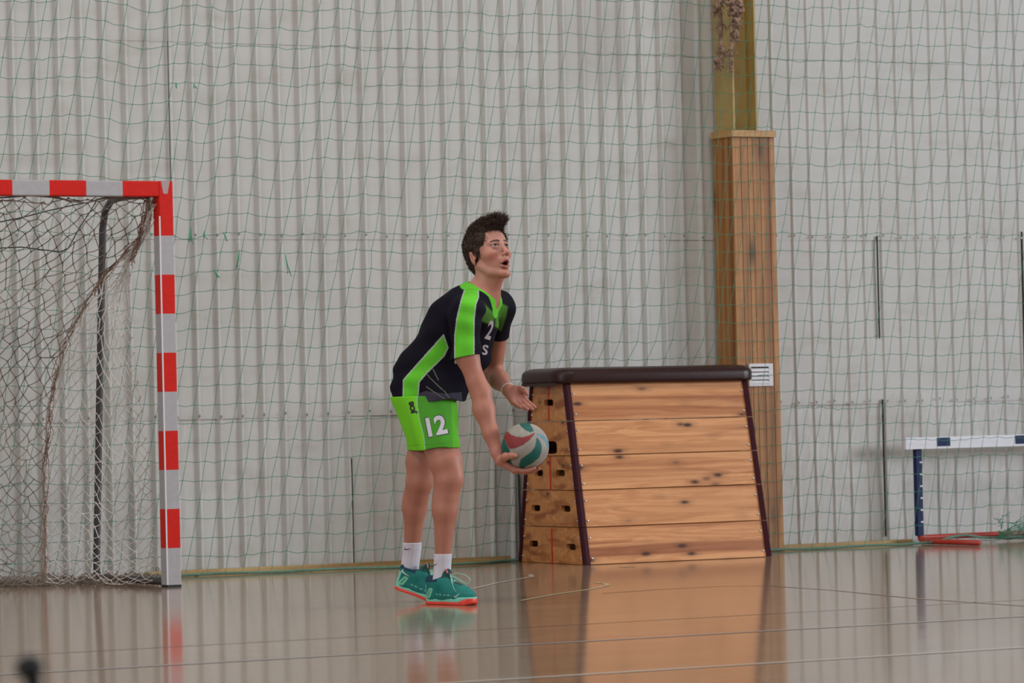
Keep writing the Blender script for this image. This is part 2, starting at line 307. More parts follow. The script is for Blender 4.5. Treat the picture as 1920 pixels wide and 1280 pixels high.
# ================================================================ climbing rope ends
def rope_pts(pts, r, turns, strands=3, n=90):
    P = np.array(pts, float); d = np.r_[0, np.cumsum(np.linalg.norm(np.diff(P, axis=0), axis=1))]; s = np.linspace(0, d[-1], n); Q = np.stack([np.interp(s, d, P[:, k]) for k in range(3)], 1)
    out = []
    for k in range(strands):
        t = 2 * math.pi * (turns * np.linspace(0, 1, n) + k / strands); out.append(Q + np.stack([np.cos(t) * r * .5, np.sin(t) * r * .5, 0 * t], 1))
    return out
def knot(mb, c, R, r):
    for q in range(3):
        ax = Matrix.Rotation(random.uniform(0, 3), 3, 'Y') @ Matrix.Rotation(random.uniform(0, 3), 3, 'Z')
        pts = [Vector(c) + ax @ Vector((R * math.cos(t), R * .8 * math.sin(t), R * .35 * math.sin(2 * t))) for t in np.linspace(0, 6.283, 18)[:-1]]
        mb.tube(pts, r, 6, True)
def fray(mb, c, n, ln, spread):
    for q in range(n):
        p = Vector(c); d = Vector((random.gauss(0, spread), random.gauss(0, spread), -1)).normalized(); pts = [p]
        for s in range(5): d = (d + Vector((random.gauss(0, .35), random.gauss(0, .35), -.15))).normalized(); p = p + d * ln / 5 * random.uniform(.6, 1.2); pts.append(p)
        mb.tube(pts, [.0016] * 5 + [.0005], 4)
def hang_rope(px_top, pxs, label, big, seed):
    random.seed(seed); Y = -.40 if seed == 4 else -.48; P = [onY(px, py, Y) for px, py in pxs]; base = P[-1].copy(); t = empty('climbing_rope', base, 0, label, 'rope', 'frayed rope ends by the column')
    Q = [p - base for p in P]; mb = MB()
    for s in rope_pts([Q[0] + np.array([0, 0, 1.6])] + Q, .013, 26, 3, 170): mb.tube(s, .0085, 6)
    mb.build('rope', M_hemp, t)
    for (px, py, R) in big:
        c = onY(px, py, Y) - base; k = MB(); knot(k, c, R, .0095); fray(k, c, 16, .06, .9); k.build('knot', M_hemp, t)
    f = MB(); fray(f, Q[-1] + np.array([0, 0, .01]), 14, .06, .35); f.build('frayed_end', M_hemp, t)
    for px, py in pxs[:-1]:
        f = MB(); fray(f, onY(px, py, Y) - base, 22, .08, .9); f.build('loose_fibres', M_hemp, t)
    return t
hang_rope(1345, [(1342, -30), (1347, 12), (1352, 40), (1351, 84), (1352, 110), (1346, 124)], 'thin frayed rope end ending in a double knot, left one hanging before the ochre column', [(1353, 95, .021), (1345, 115, .017), (1344, 14, .022), (1350, 3, .024)], 4)
hang_rope(1375, [(1378, -30), (1377, 10), (1380, 40), (1376, 62), (1371, 90), (1371, 128)], 'thick knotted rope end with loose hemp fibres, right one hanging before the ochre column', [(1380, 6, .036), (1374, 20, .032), (1380, 41, .026), (1378, 63, .026), (1369, 2, .03), (1386, 20, .024)], 9)

# ================================================================ SAFETY NET in front of the wall
net = empty('safety_net', (0, -.29, 0), 0, 'large green square-mesh safety net hanging along the whole ribbed wall', 'net')
def net_y(x, z):
    y = -.12 - .17 * min(1, max(0, (x + 2.2) / 1.6)) + .010 * math.sin(2.1 * x + 1.3 * z)
    a = min(1, max(0, (x + .42) / .3)) * min(1, max(0, (1.36 - x) / .05)) * min(1, max(0, (1.25 - z) / .35)); return y + a * .21
cell = .1035; shear = .20
cols = range(-74, 62); rows = range(0, 52)
def fold(x, z):
    """local V-shaped dips of the horizontal cords along sagging strings"""
    s = 0.0
    for c, w, a in FOLDS:
        t = (x - shear * (z - 1.6) * 1.0 - c) / w
        if abs(t) < 1: s -= a * (1 - abs(t)) ** 1.3 * min(1, max(0, (z - .8) / 1.0))
    return s
FOLDS = [(-2.55, .20, .034), (-2.95, .3, -.02), (-2.10, .14, .03), (-1.62, .14, .024), (-1.25, .12, .018), (-.83, .13, .014), (-.45, .12, .012)]
FOLDS += [(c, .12, .010) for c in np.arange(-.1, 4.2, .33)]
nodes = {}
for i in cols:
    for j in rows:
        z = .01 + j * cell; xb = i * cell * .955 + .03 * math.sin(i * .7)
        x = xb + shear * (z - 1.6) + .006 * math.sin(i * 1.7 + j * .45)
        zz_ = z + fold(x, z) + .006 * math.sin(i * .9 + .3 * j) + random.gauss(0, .0022)
        x += random.gauss(0, .0028); nodes[i, j] = (x, net_y(x, max(zz_, .0)), max(zz_, .012))
A = []; B = []
def sag(p, q, s, n=2):
    p = np.array(p); q = np.array(q); out = [p]
    for k in range(1, n): t = k / n; m = p * (1 - t) + q * t; m[2] -= s * 4 * t * (1 - t); out.append(m)
    out.append(q); return out
holes = {(-9, 20), (-13, 26)}
for (i, j), p in nodes.items():
    if not (-6.9 < p[0] < 4.9): continue
    if (i + 1, j) in nodes and (i, j) not in holes:
        s = sag(p, nodes[i + 1, j], .004 + abs(random.gauss(0, .003)), 2); A += s[:-1]; B += s[1:]
    if (i, j + 1) in nodes: A.append(np.array(p)); B.append(np.array(nodes[i, j + 1]))
off = np.array([0, -.29, 0])
KN_ = np.array([p for p in nodes.values() if -6.9 < p[0] < 4.9]) - off
segs_mesh('netting', np.r_[np.array(A) - off, KN_ - [.0005, 0, .0028]], np.r_[np.array(B) - off, KN_ + [.0005, 0, .0028]], np.r_[np.full(len(A), .0015), np.full(len(KN_), .0027)], M_green, net)
mb = MB(); pts = []
for x in np.arange(-6.9, 2.55, .05): pts.append((x, net_y(x, 0) + .29 + random.gauss(0, .002), .010 + .002 * math.sin(9 * x)))
for x, y, z in ((2.62, .0, .012), (2.72, -.01, .014), (2.80, -.03, .03), (2.88, -.03, .045), (2.97, -.01, .05), (3.1, .01, .03), (3.3, 0, .02), (3.6, .01, .015), (4.9, 0, .012)): pts.append((x, y, z))
mb.tube(pts, .0085, 6); mb.build('bottom_rope', M_grope, net)
for (px, py, ln, dx) in ((449, 468, .11, -.02), (535, 478, .12, .02), (418, 435, .05, .03), (359, 425, .1, -.01), (400, 505, .05, .03), (330, 155, .03, 0), (364, 155, .03, .01), (383, 434, .04, 0)):
    p = onY(px, py, -.20) - off; mb = MB()
    for q in range(3): mb.tube([p, p + [dx * .5 + random.gauss(0, .004), -.004, -ln * .5], p + [dx + random.gauss(0, .008), -.002, -ln * random.uniform(.8, 1.1)]], .0022, 4)
    mb.build('loose_strand', M_green2, net)
mb = MB()   # tangle of gathered cord over the hurdle base
for q in range(16):
    p = np.array(onY(random.uniform(1868, 1925), random.uniform(985, 1012), -.33)); pts = []
    for s in range(9): pts.append(p - off); p = p + [random.gauss(.02, .03), random.gauss(0, .01), random.gauss(.005, .018)]; p[2] = max(p[2], .02)
    mb.tube(pts, .0022, 4)
for q in range(5):
    mb.tube([onY(1935, 975 + 3 * q, -.33) - off, onY(1905, 985 + 4 * q, -.33) - off, onY(1872, 1000 + 2 * q, -.33) - off], .003, 4)
mb.build('cord_tangle', M_green, net)
# ================================================================ HURDLE
hx, hy = 2.735, -.155
hd = empty('hurdle', (hx, hy, 0), 0, 'low training hurdle with white and dark blue bar standing behind the green net', 'hurdle')
bm = bmesh.new(); box(bm, -.115, 1.24, -.045, -.022, .575, .645); bevel(bm, .006, 2); cb = bm_obj('crossbar', bm, M_white, hd)
for x0 in (.112, .112 + .585): 
    bm = bmesh.new(); box(bm, x0, x0 + .098, -.0462, -.021, .588, .640); bm_obj('colour_block', bm, M_blue, cb)['label'] = 'dark blue block on the white bar'
for x0 in (0, 1.18):
    bm = bmesh.new(); box(bm, x0 - .022, x0 + .018, -.018, .018, .05, .60); bevel(bm, .004, 2); u = bm_obj('upright', bm, M_blue, hd)
    for k in range(6): bm = bmesh.new(); box(bm, x0 - .0, x0 + .019, -.0195, -.017, .13 + k * .072, .139 + k * .072); bm_obj('scale_mark', bm, M_white, u)
    mb = MB(); mb.tube([(x0, 0, .06), (x0, -.005, .035), (x0 + .0, -.03, .02), (x0 + .002, -.10, .018), (x0 + .004, -.60, .018)], .0165, 10); mb.build('foot', M_hred, hd)
mb = MB(); mb.tube([(0, 0, .075), (.004, 0, .05), (.03, 0, .040), (.1, 0, .040), (1.1, 0, .040), (1.15, 0, .040), (1.176, 0, .05), (1.18, 0, .075)], .0165, 10); mb.build('base_bar', M_hred, hd)

# ================================================================ VAULTING BOX
vn = np.array([.088, -.691]); view = (CP[:2] - vn) / np.linalg.norm(CP[:2] - vn); vn = vn + view * .26
VR = math.radians(-1.0); vb = empty('vaulting_box', (vn[0], vn[1], 0), VR, 'tall tapered wooden vaulting box of stacked sections with a dark padded top', 'vaulting box', None)
VL, VW = 1.215, .80; ZT = 1.010
zb = [0, .207, .412, .604, .797, ZT]   # bottom -> top
def taper(z): t = z / ZT; return .0 * t, .188 * t, .018 * t   # left-end inset, side inset, right-end inset
def ring(z, ins=0): a, s, c = taper(z); return [(a + ins, s + ins), (VL - c - ins, s + ins), (VL - c - ins, VW - s - ins), (a + ins, VW - s - ins)]
holes_spec = {4: [(.5, .5)], 3: [(.5, .24)], 2: [(.30, .5), (.74, .5)], 1: [(.24, .5), (.78, .5)], 0: [(.20, .47), (.80, .52)]}
def end_board(x_of, y0f, y1f, z0, z1, holes, big, sgn):
    """board in the plane of the sloping end with real hand holes"""
    bm = bmesh.new(); edges = []; c = lambda u, v: (0, u, v)
    def loop(pts):
        vs = [bm.verts.new(p) for p in pts]; return [bm.edges.new((vs[i], vs[(i + 1) % len(vs)])) for i in range(len(vs))]
    P = lambda u, z: Vector((x_of(z), y0f(z) + (y1f(z) - y0f(z)) * u, z))
    edges += loop([P(0, z0), P(1, z0), P(1, z1), P(0, z1)])
    for (u, v) in holes:
        zc = z0 + (z1 - z0) * v; hw, hh = (.085, .036) if big else (.053, .0180); wl = y1f(zc) - y0f(zc); pts = []
        for k in range(16):
            t = 2 * math.pi * (k + .5) / 16; cu = math.copysign(abs(math.cos(t)) ** .45, math.cos(t)); sv = math.copysign(abs(math.sin(t)) ** .45, math.sin(t))
            pts.append(P(u + cu * hw / wl, zc + sv * hh))
        edges += loop(pts)
    bmesh.ops.triangle_fill(bm, use_beauty=True, use_dissolve=False, edges=edges)
    ret = bmesh.ops.extrude_face_region(bm, geom=list(bm.faces)); vs = [g for g in ret['geom'] if isinstance(g, bmesh.types.BMVert)]
    bmesh.ops.translate(bm, verts=vs, vec=(.022 * sgn, 0, 0)); bmesh.ops.recalc_face_normals(bm, faces=bm.faces); return bm
bm = bmesh.new(); bmesh.ops.create_uvsphere(bm, u_segments=10, v_segments=6, radius=.0068); rv = bpy.data.meshes.new('rivet'); bm.to_mesh(rv); bm.free(); rv.materials.append(M_chrome)
for s in range(5):
    z0, z1 = zb[s] + .0022, zb[s + 1] - .0022
    lo, hi = ring(z0, .012), ring(z1, .012)
    for (a, c, nrm) in ((0, 1, 1), (2, 3, -1)):
        bm = bmesh.new()
        q = [Vector((*lo[a], z0)), Vector((*lo[c], z0)), Vector((*hi[c], z1)), Vector((*hi[a], z1))]; f = [bm.verts.new(p) for p in q] + [bm.verts.new(p + Vector((0, .022 * nrm, 0))) for p in q]
        for ff in ((0, 1, 2, 3), (7, 6, 5, 4), (0, 4, 5, 1), (1, 5, 6, 2), (2, 6, 7, 3), (3, 7, 4, 0)): bm.faces.new([f[i] for i in ff])
        bmesh.ops.recalc_face_normals(bm, faces=bm.faces); bevel(bm, .002, 1)
        if nrm == 1: sec = bm_obj('box_section', bm, M_pine, vb)
        else: bm_obj('rear_board', bm, M_pine, sec)
    if s == 4: sec['label'] = 'topmost pine section'
    xl = lambda z: taper(z)[0] + .010; xr = lambda z: VL - taper(z)[2] - .010; y0f = lambda z: taper(z)[1] + .016; y1f = lambda z: VW - taper(z)[1] - .016
    bm_obj('end_board', end_board(xl, y0f, y1f, z0, z1, holes_spec[s], s == 3, 1), M_pine_end, sec); bm_obj('end_board', end_board(xr, y0f, y1f, z0, z1, holes_spec[s], s == 3, -1), M_pine_end, sec)
    # maroon corner covers
    for ci, (sx, sy) in enumerate(((1, 1), (-1, 1), (-1, -1), (1, -1))):
        V = []; w = .036
        for z, rg in ((z0, ring(z0)), (z1, ring(z1))):
            x, y = rg[ci]; V += [(x + sx * w, y + sy * .004, z), (x + sx * .010, y - 0 * sy, z), (x, y + sy * .010, z), (x + sx * .003, y + sy * w, z), (x + sx * .02, y + sy * w, z), (x + sx * .02, y + sy * .02, z), (x + sx * w, y + sy * .02, z)]
        Fc = [(k, (k + 1) % 7, 7 + (k + 1) % 7, 7 + k) for k in range(7)] + [tuple(range(6, -1, -1)), tuple(range(7, 14))]
        o = mesh_obj('corner_cover', V, Fc, M_maroon, sec); bm = bmesh.new(); bm.from_mesh(o.data); bmesh.ops.recalc_face_normals(bm, faces=bm.faces); bm.to_mesh(o.data); bm.free()
        for fz in (.17, .72):
            z = z0 + (z1 - z0) * fz; x, y = ring(z)[ci]
            for (px_, py_) in ((x + sx * .052, y + sy * .0115), (x + sx * .0085, y + sy * .047)):
                r = bpy.data.objects.new('rivet', rv); COL.objects.link(r); r.parent = sec; r.location = (px_, py_, z)
    if s in (0, 2, 4):   # red vertical stripe, broken at a central hand hole
        rngs = [(z0, z1)]
        if s == 4: m_ = z0 + (z1 - z0) * .5; rngs = [(z0, m_ - .02), (m_ + .02, z1)]
        if s == 3: m_ = z0 + (z1 - z0) * .55; rngs = [(z0, m_ - .04)]
        if s == 0: rngs = [(z0, z1 - .01)]
        mb = MB()
        for a, c in rngs:
            V = [(xl(a) - .0012, VW / 2 - .009, a), (xl(a) - .0012, VW / 2 + .009, a), (xl(c) - .0012, VW / 2 + .009, c), (xl(c) - .0012, VW / 2 - .009, c)]; mb.add(V + [(x + .001, y, z) for x, y, z in V], [(3, 2, 1, 0), (0, 1, 5, 4), (1, 2, 6, 5), (2, 3, 7, 6), (3, 0, 4, 7)])
        mb.build('red_stripe', M_redline, sec, False)
# padded top: rounded long cushion with an overhang
def cushion():
    a, s_, c = taper(ZT); x0, x1, y0, y1 = a - .055, VL - c + .050, s_ - .030, VW - s_ + .060; prof = [(0, -.030, 1), (.0, .0, 0)]
    bm = bmesh.new(); nC = 9; R = .10; out = []
    def outline(ins):
        pts = []
        for (cx, cy, st) in ((x1 - R, y1 - R, 0), (x0 + R, y1 - R, 90), (x0 + R, y0 + R, 180), (x1 - R, y0 + R, 270)):
            for k in range(nC): t = math.radians(st + 90 * k / (nC - 1)); pts.append((cx + (R - ins) * math.cos(t), cy + (R - ins) * math.sin(t)))
        return pts
    rings = []
    for ins, z in ((.030, -.004), (.008, -.004), (.002, .004), (0, .016), (.0, .045), (.004, .058), (.012, .068), (.026, .076), (.045, .082), (.075, .086), (.095, .087)):
        rings.append([bm.verts.new((p[0], p[1], ZT + z)) for p in outline(ins)])
    for a_, b_ in zip(rings[:-1], rings[1:]):
        n = len(a_)
        for k in range(n): bm.faces.new((a_[k], a_[(k + 1) % n], b_[(k + 1) % n], b_[k]))
    bm.faces.new(rings[-1]); bm.faces.new(rings[0][::-1]); return bm
pt = bm_obj('padded_top', cushion(), M_leather, vb, True); pt['label'] = 'dark brown leather cushion'
a_, s_, c_ = taper(ZT)
bm = bmesh.new(); box(bm, a_ - .060, a_ - .043, s_ + .02, VW - s_ - .02, ZT - .014, ZT + .002); bevel(bm, .003, 1)
bm_obj('end_lip', bm, M_leather, vb)

# ================================================================ HANDBALL GOAL
G0 = onfloor(314, 1101); GX, GY = float(G0[0]), float(G0[1])
gl = empty('handball_goal', (GX, GY, 0), 0, 'red and white striped handball goal with sagging frayed net at the left', 'goal')
def striped_bar(name, axis, length, bands, sec=.08, start=0):
    """square bar with rounded edges; bands = [(end, red?)]"""
    bm = bmesh.new(); r = .006; prof = [(r, 0), (sec - r, 0), (sec - r * .3, r * .3), (sec, r), (sec, sec - r), (sec - r, sec), (r, sec), (0, sec - r), (0, r), (r * .3, r * .3)]
    cuts = [start]; flags = []
    for e, f in bands: cuts.append(e); flags.append(f)
    rings = []
    for c in cuts:
        rings.append([bm.verts.new((p[0], p[1], c) if axis == 'z' else (c, p[1], p[0])) for p in prof])
    n = len(prof)
    for i in range(len(flags)):
        for k in range(n):
            f = bm.faces.new((rings[i][k], rings[i][(k + 1) % n], rings[i + 1][(k + 1) % n], rings[i + 1][k])); f.material_index = 0 if flags[i] else 1
            if axis == 'z' and k in (8, 9) and cuts[i] < 1.9: f.material_index = 2  # white strip along the left front edge of the posts
    for rg, fl_ in ((rings[0], flags[0]), (rings[-1][::-1], flags[-1])): f = bm.faces.new(rg); f.material_index = 0 if fl_ else 1
    bmesh.ops.recalc_face_normals(bm, faces=bm.faces); return bm_obj(name, bm, [M_goal_r, M_goal_w, M_goal_e], gl)
zb_ = [(.2, 0), (.4, 1), (.6, 0), (.8, 1), (1.0, 0), (1.2, 1), (1.4, 0), (1.6, 1), (1.8, 0), (1.9, 1), (2.08, 1)]
p1 = striped_bar('post', 'z', 2.08, zb_, start=.012); p1['label'] = 'right post with a white edge'
p2 = striped_bar('post', 'z', 2.08, zb_, start=.012); p2.location = (-3.08, 0, 0)
cbz = [(-.2 - .2 * i, i % 2) for i in range(13)]
cb = striped_bar('crossbar', 'x', 3, [(-.2, 1)] + [(-.2 - .2 * i, i % 2 == 0) for i in range(1, 14)] + [(-3.0, 1)], start=0); cb.location = (0, 0, 2.0)
for xx in (0, -3.08):
    bm = bmesh.new(); box(bm, xx + .001, xx + .079, .001, .079, 0, .013); bm_obj('foot_plate', bm, M_black, gl)
bm = bmesh.new(); vs = [bm.verts.new(p) for p in ((.012, -.0012, 2.081), (.062, -.0012, 2.081), (.048, -.0012, 2.015), (.024, -.0012, 2.015), (.012, .0, 2.081), (.062, .0, 2.081), (.048, .0, 2.015), (.024, .0, 2.015))]
for f in ((3, 2, 1, 0), (0, 1, 5, 4), (1, 2, 6, 5), (2, 3, 7, 6), (3, 0, 4, 7)): bm.faces.new([vs[i] for i in f])
bm_obj('tape_patch', bm, mat('clear_tape', (.42, .30, .31), .25), gl)['label'] = 'translucent tape at the corner'
for xx in (.04, -3.04):
    mb = MB(); mb.tube([(xx, .08, 2.03), (xx, .62, 2.03), (xx, .72, 2.02), (xx, .80, 1.97), (xx, .84, 1.88), (xx, .87, 1.6), (xx, 1.02, .1), (xx, 1.02, .05), (xx, .98, .03), (xx, .9, .025), (xx, .08, .025)], .019, 10)
    mb.build('back_frame', M_pipe, gl)['label'] = 'dark steel rear pipe'
# netting surfaces, defined in the goal's own frame
g3 = lambda px, py, y: np.array(onY(px, py, GY + y)) - np.array([GX, GY, 0])
def curve(pts, n):
    P = np.array(pts); d = np.r_[0, np.cumsum(np.linalg.norm(np.diff(P, axis=0), axis=1))]; s = np.linspace(0, d[-1], n); Q = np.stack([np.interp(s, d, P[:, k]) for k in range(3)], 1)
    for _ in range(3): Q[1:-1] = (Q[:-2] + 2 * Q[1:-1] + Q[2:]) / 4
    return Q
seam = [g3(278, 376, .06), g3(266, 430, .14), g3(243, 470, .28), g3(190, 522, .5), g3(152, 585, .62), g3(122, 640, .72), g3(98, 730, .8), g3(88, 850, .85), g3(84, 960, .86), g3(86, 1040, .80), g3(84, 1092, .70)]
edge = [g3(279, 372, .05), g3(268, 430, .13), g3(246, 480, .2), g3(243, 560, .2), g3(248, 640, .16), g3(262, 740, .12), g3(277, 850, .1), g3(288, 960, .1), g3(293, 1040, .1), g3(284, 1092, .12)]
left = [g3(-660, 372, .04), g3(-665, 430, .35), g3(-670, 520, .62), g3(-675, 640, .8), g3(-675, 800, .9), g3(-670, 1000, .92), g3(-660, 1070, .8), g3(-660, 1096, .62)]
def netting(name, Aside, Bside, nu, nv, m, r, amp, seed, parent, topfix=None):
    rs = np.random.RandomState(seed); cA = curve(Aside, 200); cB = curve(Bside, 200); tv = 199 * (1 - (1 - np.linspace(0, 1, nv)) ** 1.28); ix = np.clip(tv.astype(int), 0, 198); fr_ = (tv - ix)[:, None]; a = cA[ix] * (1 - fr_) + cA[ix + 1] * fr_; b_ = cB[ix] * (1 - fr_) + cB[ix + 1] * fr_; N = {}
    ph = rs.uniform(0, 6.28, 8)
    for j in range(nv):
        for i in range(nu):
            if (i + j) % 2: continue
            u = i / (nu - 1); v = j / (nv - 1); p = a[j] * (1 - u) + b_[j] * u; w = math.sin(math.pi * u)
            if topfix is not None:   # upper rows hang from the crossbar: lift towards it
                top = topfix[0] * (1 - u) + topfix[1] * u; k = max(0, 1 - v / .22) ** 1.5; p = p * (1 - k) + top * k + np.array([0, 0, -.05 * v])
            wob = np.array([.6 * math.sin(9 * v + ph[0]) + .5 * math.sin(17 * v + 5 * u + ph[1]), 1.2 * math.sin(6 * v + 4 * u + ph[2]), math.sin(8 * u + 4 * v + ph[3])]) * amp * w
            p = p + wob + rs.normal(0, amp * .22, 3) * (w > 0); p[2] = max(p[2], .008 + rs.uniform(0, .012)); N[i, j] = p
    A = []; B = []
    for (i, j), p in N.items():
        for di in (-1, 1):
            q = N.get((i + di, j + 1))
            if q is not None and rs.rand() > .006: s = sag(p, q, rs.uniform(0, .006), 2); A += s[:-1]; B += s[1:]
    Kn = np.array(list(N.values())); return segs_mesh(name, np.r_[np.array(A), Kn - [.004, 0, .001]], np.r_[np.array(B), Kn + [.004, 0, .001]], np.r_[np.full(len(A), r), np.full(len(Kn), r * 1.9)], m, parent)
top_r = g3(276, 366, .05); top_l = g3(-660, 358, .05)
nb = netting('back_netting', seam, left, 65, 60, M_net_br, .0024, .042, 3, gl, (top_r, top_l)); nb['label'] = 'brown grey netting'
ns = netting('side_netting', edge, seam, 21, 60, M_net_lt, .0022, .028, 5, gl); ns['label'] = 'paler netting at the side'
mb = MB()   # bunched seam cord
sc = curve(seam, 60)
for q in range(7):
    mb.tube([p + np.array([random.gauss(0, .014), random.gauss(0, .010), random.gauss(0, .006)]) for p in sc[::2]], .0024, 4)
ec = curve(edge, 40)[:8]
for q in range(5): mb.tube([p + np.array([random.gauss(0, .012), random.gauss(0, .01), random.gauss(0, .006)]) for p in ec], .0026, 4)
mb.build('gathered_cord', obj_noise_color('brown_bunched_cord', (.20, .115, .075), (.34, .22, .16), 8), gl)
mb = MB(); tc_ = [g3(x, y, .06) for x, y in ((-30, 372), (30, 369), (60, 368), (110, 369), (135, 379), (160, 381), (185, 374), (205, 369), (240, 373), (262, 371), (280, 371))]
for q in range(2): mb.tube([p + np.array([0, 0, random.gauss(0, .003)]) for p in tc_], .003, 5)
mb.build('top_lacing', M_net_br, gl)
mb = MB()
for pts in ([(-20, 420), (40, 408), (90, 395), (140, 384), (182, 376)], [(-20, 466), (40, 463), (70, 467), (113, 472)], [(113, 472), (128, 465), (150, 425), (170, 395), (183, 372)]):
    mb.tube([g3(x, y, .45) for x, y in pts], .0032, 5)
mb.build('bungee_cord', M_black, gl)
mb = MB(); rs = random.Random(5)   # slack netting heaped along the floor
for q in range(150):
    px = rs.uniform(-60, 292); p = g3(px, 1094 + rs.uniform(-4, 3) + (max(0, 120 - px) * .03), rs.uniform(.1, .35)); p[2] = 0; pts = []
    p = np.array(onfloor(px, 1088 + rs.uniform(0, 9) + (200 - px) * .018)) - np.array([GX, GY, 0]); d = rs.uniform(0, 6.28)
    for s in range(8): pts.append((p[0], p[1], max(.006, p[2] + .022 + .022 * math.sin(s * 1.3 + q)))); d += rs.gauss(0, 1.0); p = p + np.array([math.cos(d) * .025, math.sin(d) * .04, rs.gauss(0, .003)])
    mb.tube(pts, .0024, 4)
mb.build('net_heap', M_net_br, gl)
mb = MB(); tt = np.linspace(0, 6.283, 13)[:-1]; c = g3(295, 1067, -.004); mb.tube([c + np.array([.009 * math.cos(a), -.002, .009 * math.sin(a)]) for a in tt], .002, 5, True); mb.build('net_ring', M_black, gl)

# ================================================================ near dark knobbed post (out of focus)
bp_ = CP + ray(55, 1251) / F * 4.0
kp = empty('knobbed_post', (bp_[0], bp_[1], 0), 0, 'small black round-tipped post, strongly blurred, in the near left foreground', 'post')
bm = bmesh.new(); bmesh.ops.create_uvsphere(bm, u_segments=20, v_segments=14, radius=.0135, matrix=Matrix.Translation((0, 0, bp_[2])))
for v_ in bm.verts: v_.co.x *= 1.12; v_.co.y *= 1.12
bm_obj('knob', bm, M_black, kp, True)
mb = MB(); mb.tube([(.003, 0, 0), (.003, 0, .02), (.003, 0, .03), (.004, 0, bp_[2] - .010)], [.05, .05, .008, .0088], 14); mb.build('stem', M_black, kp)

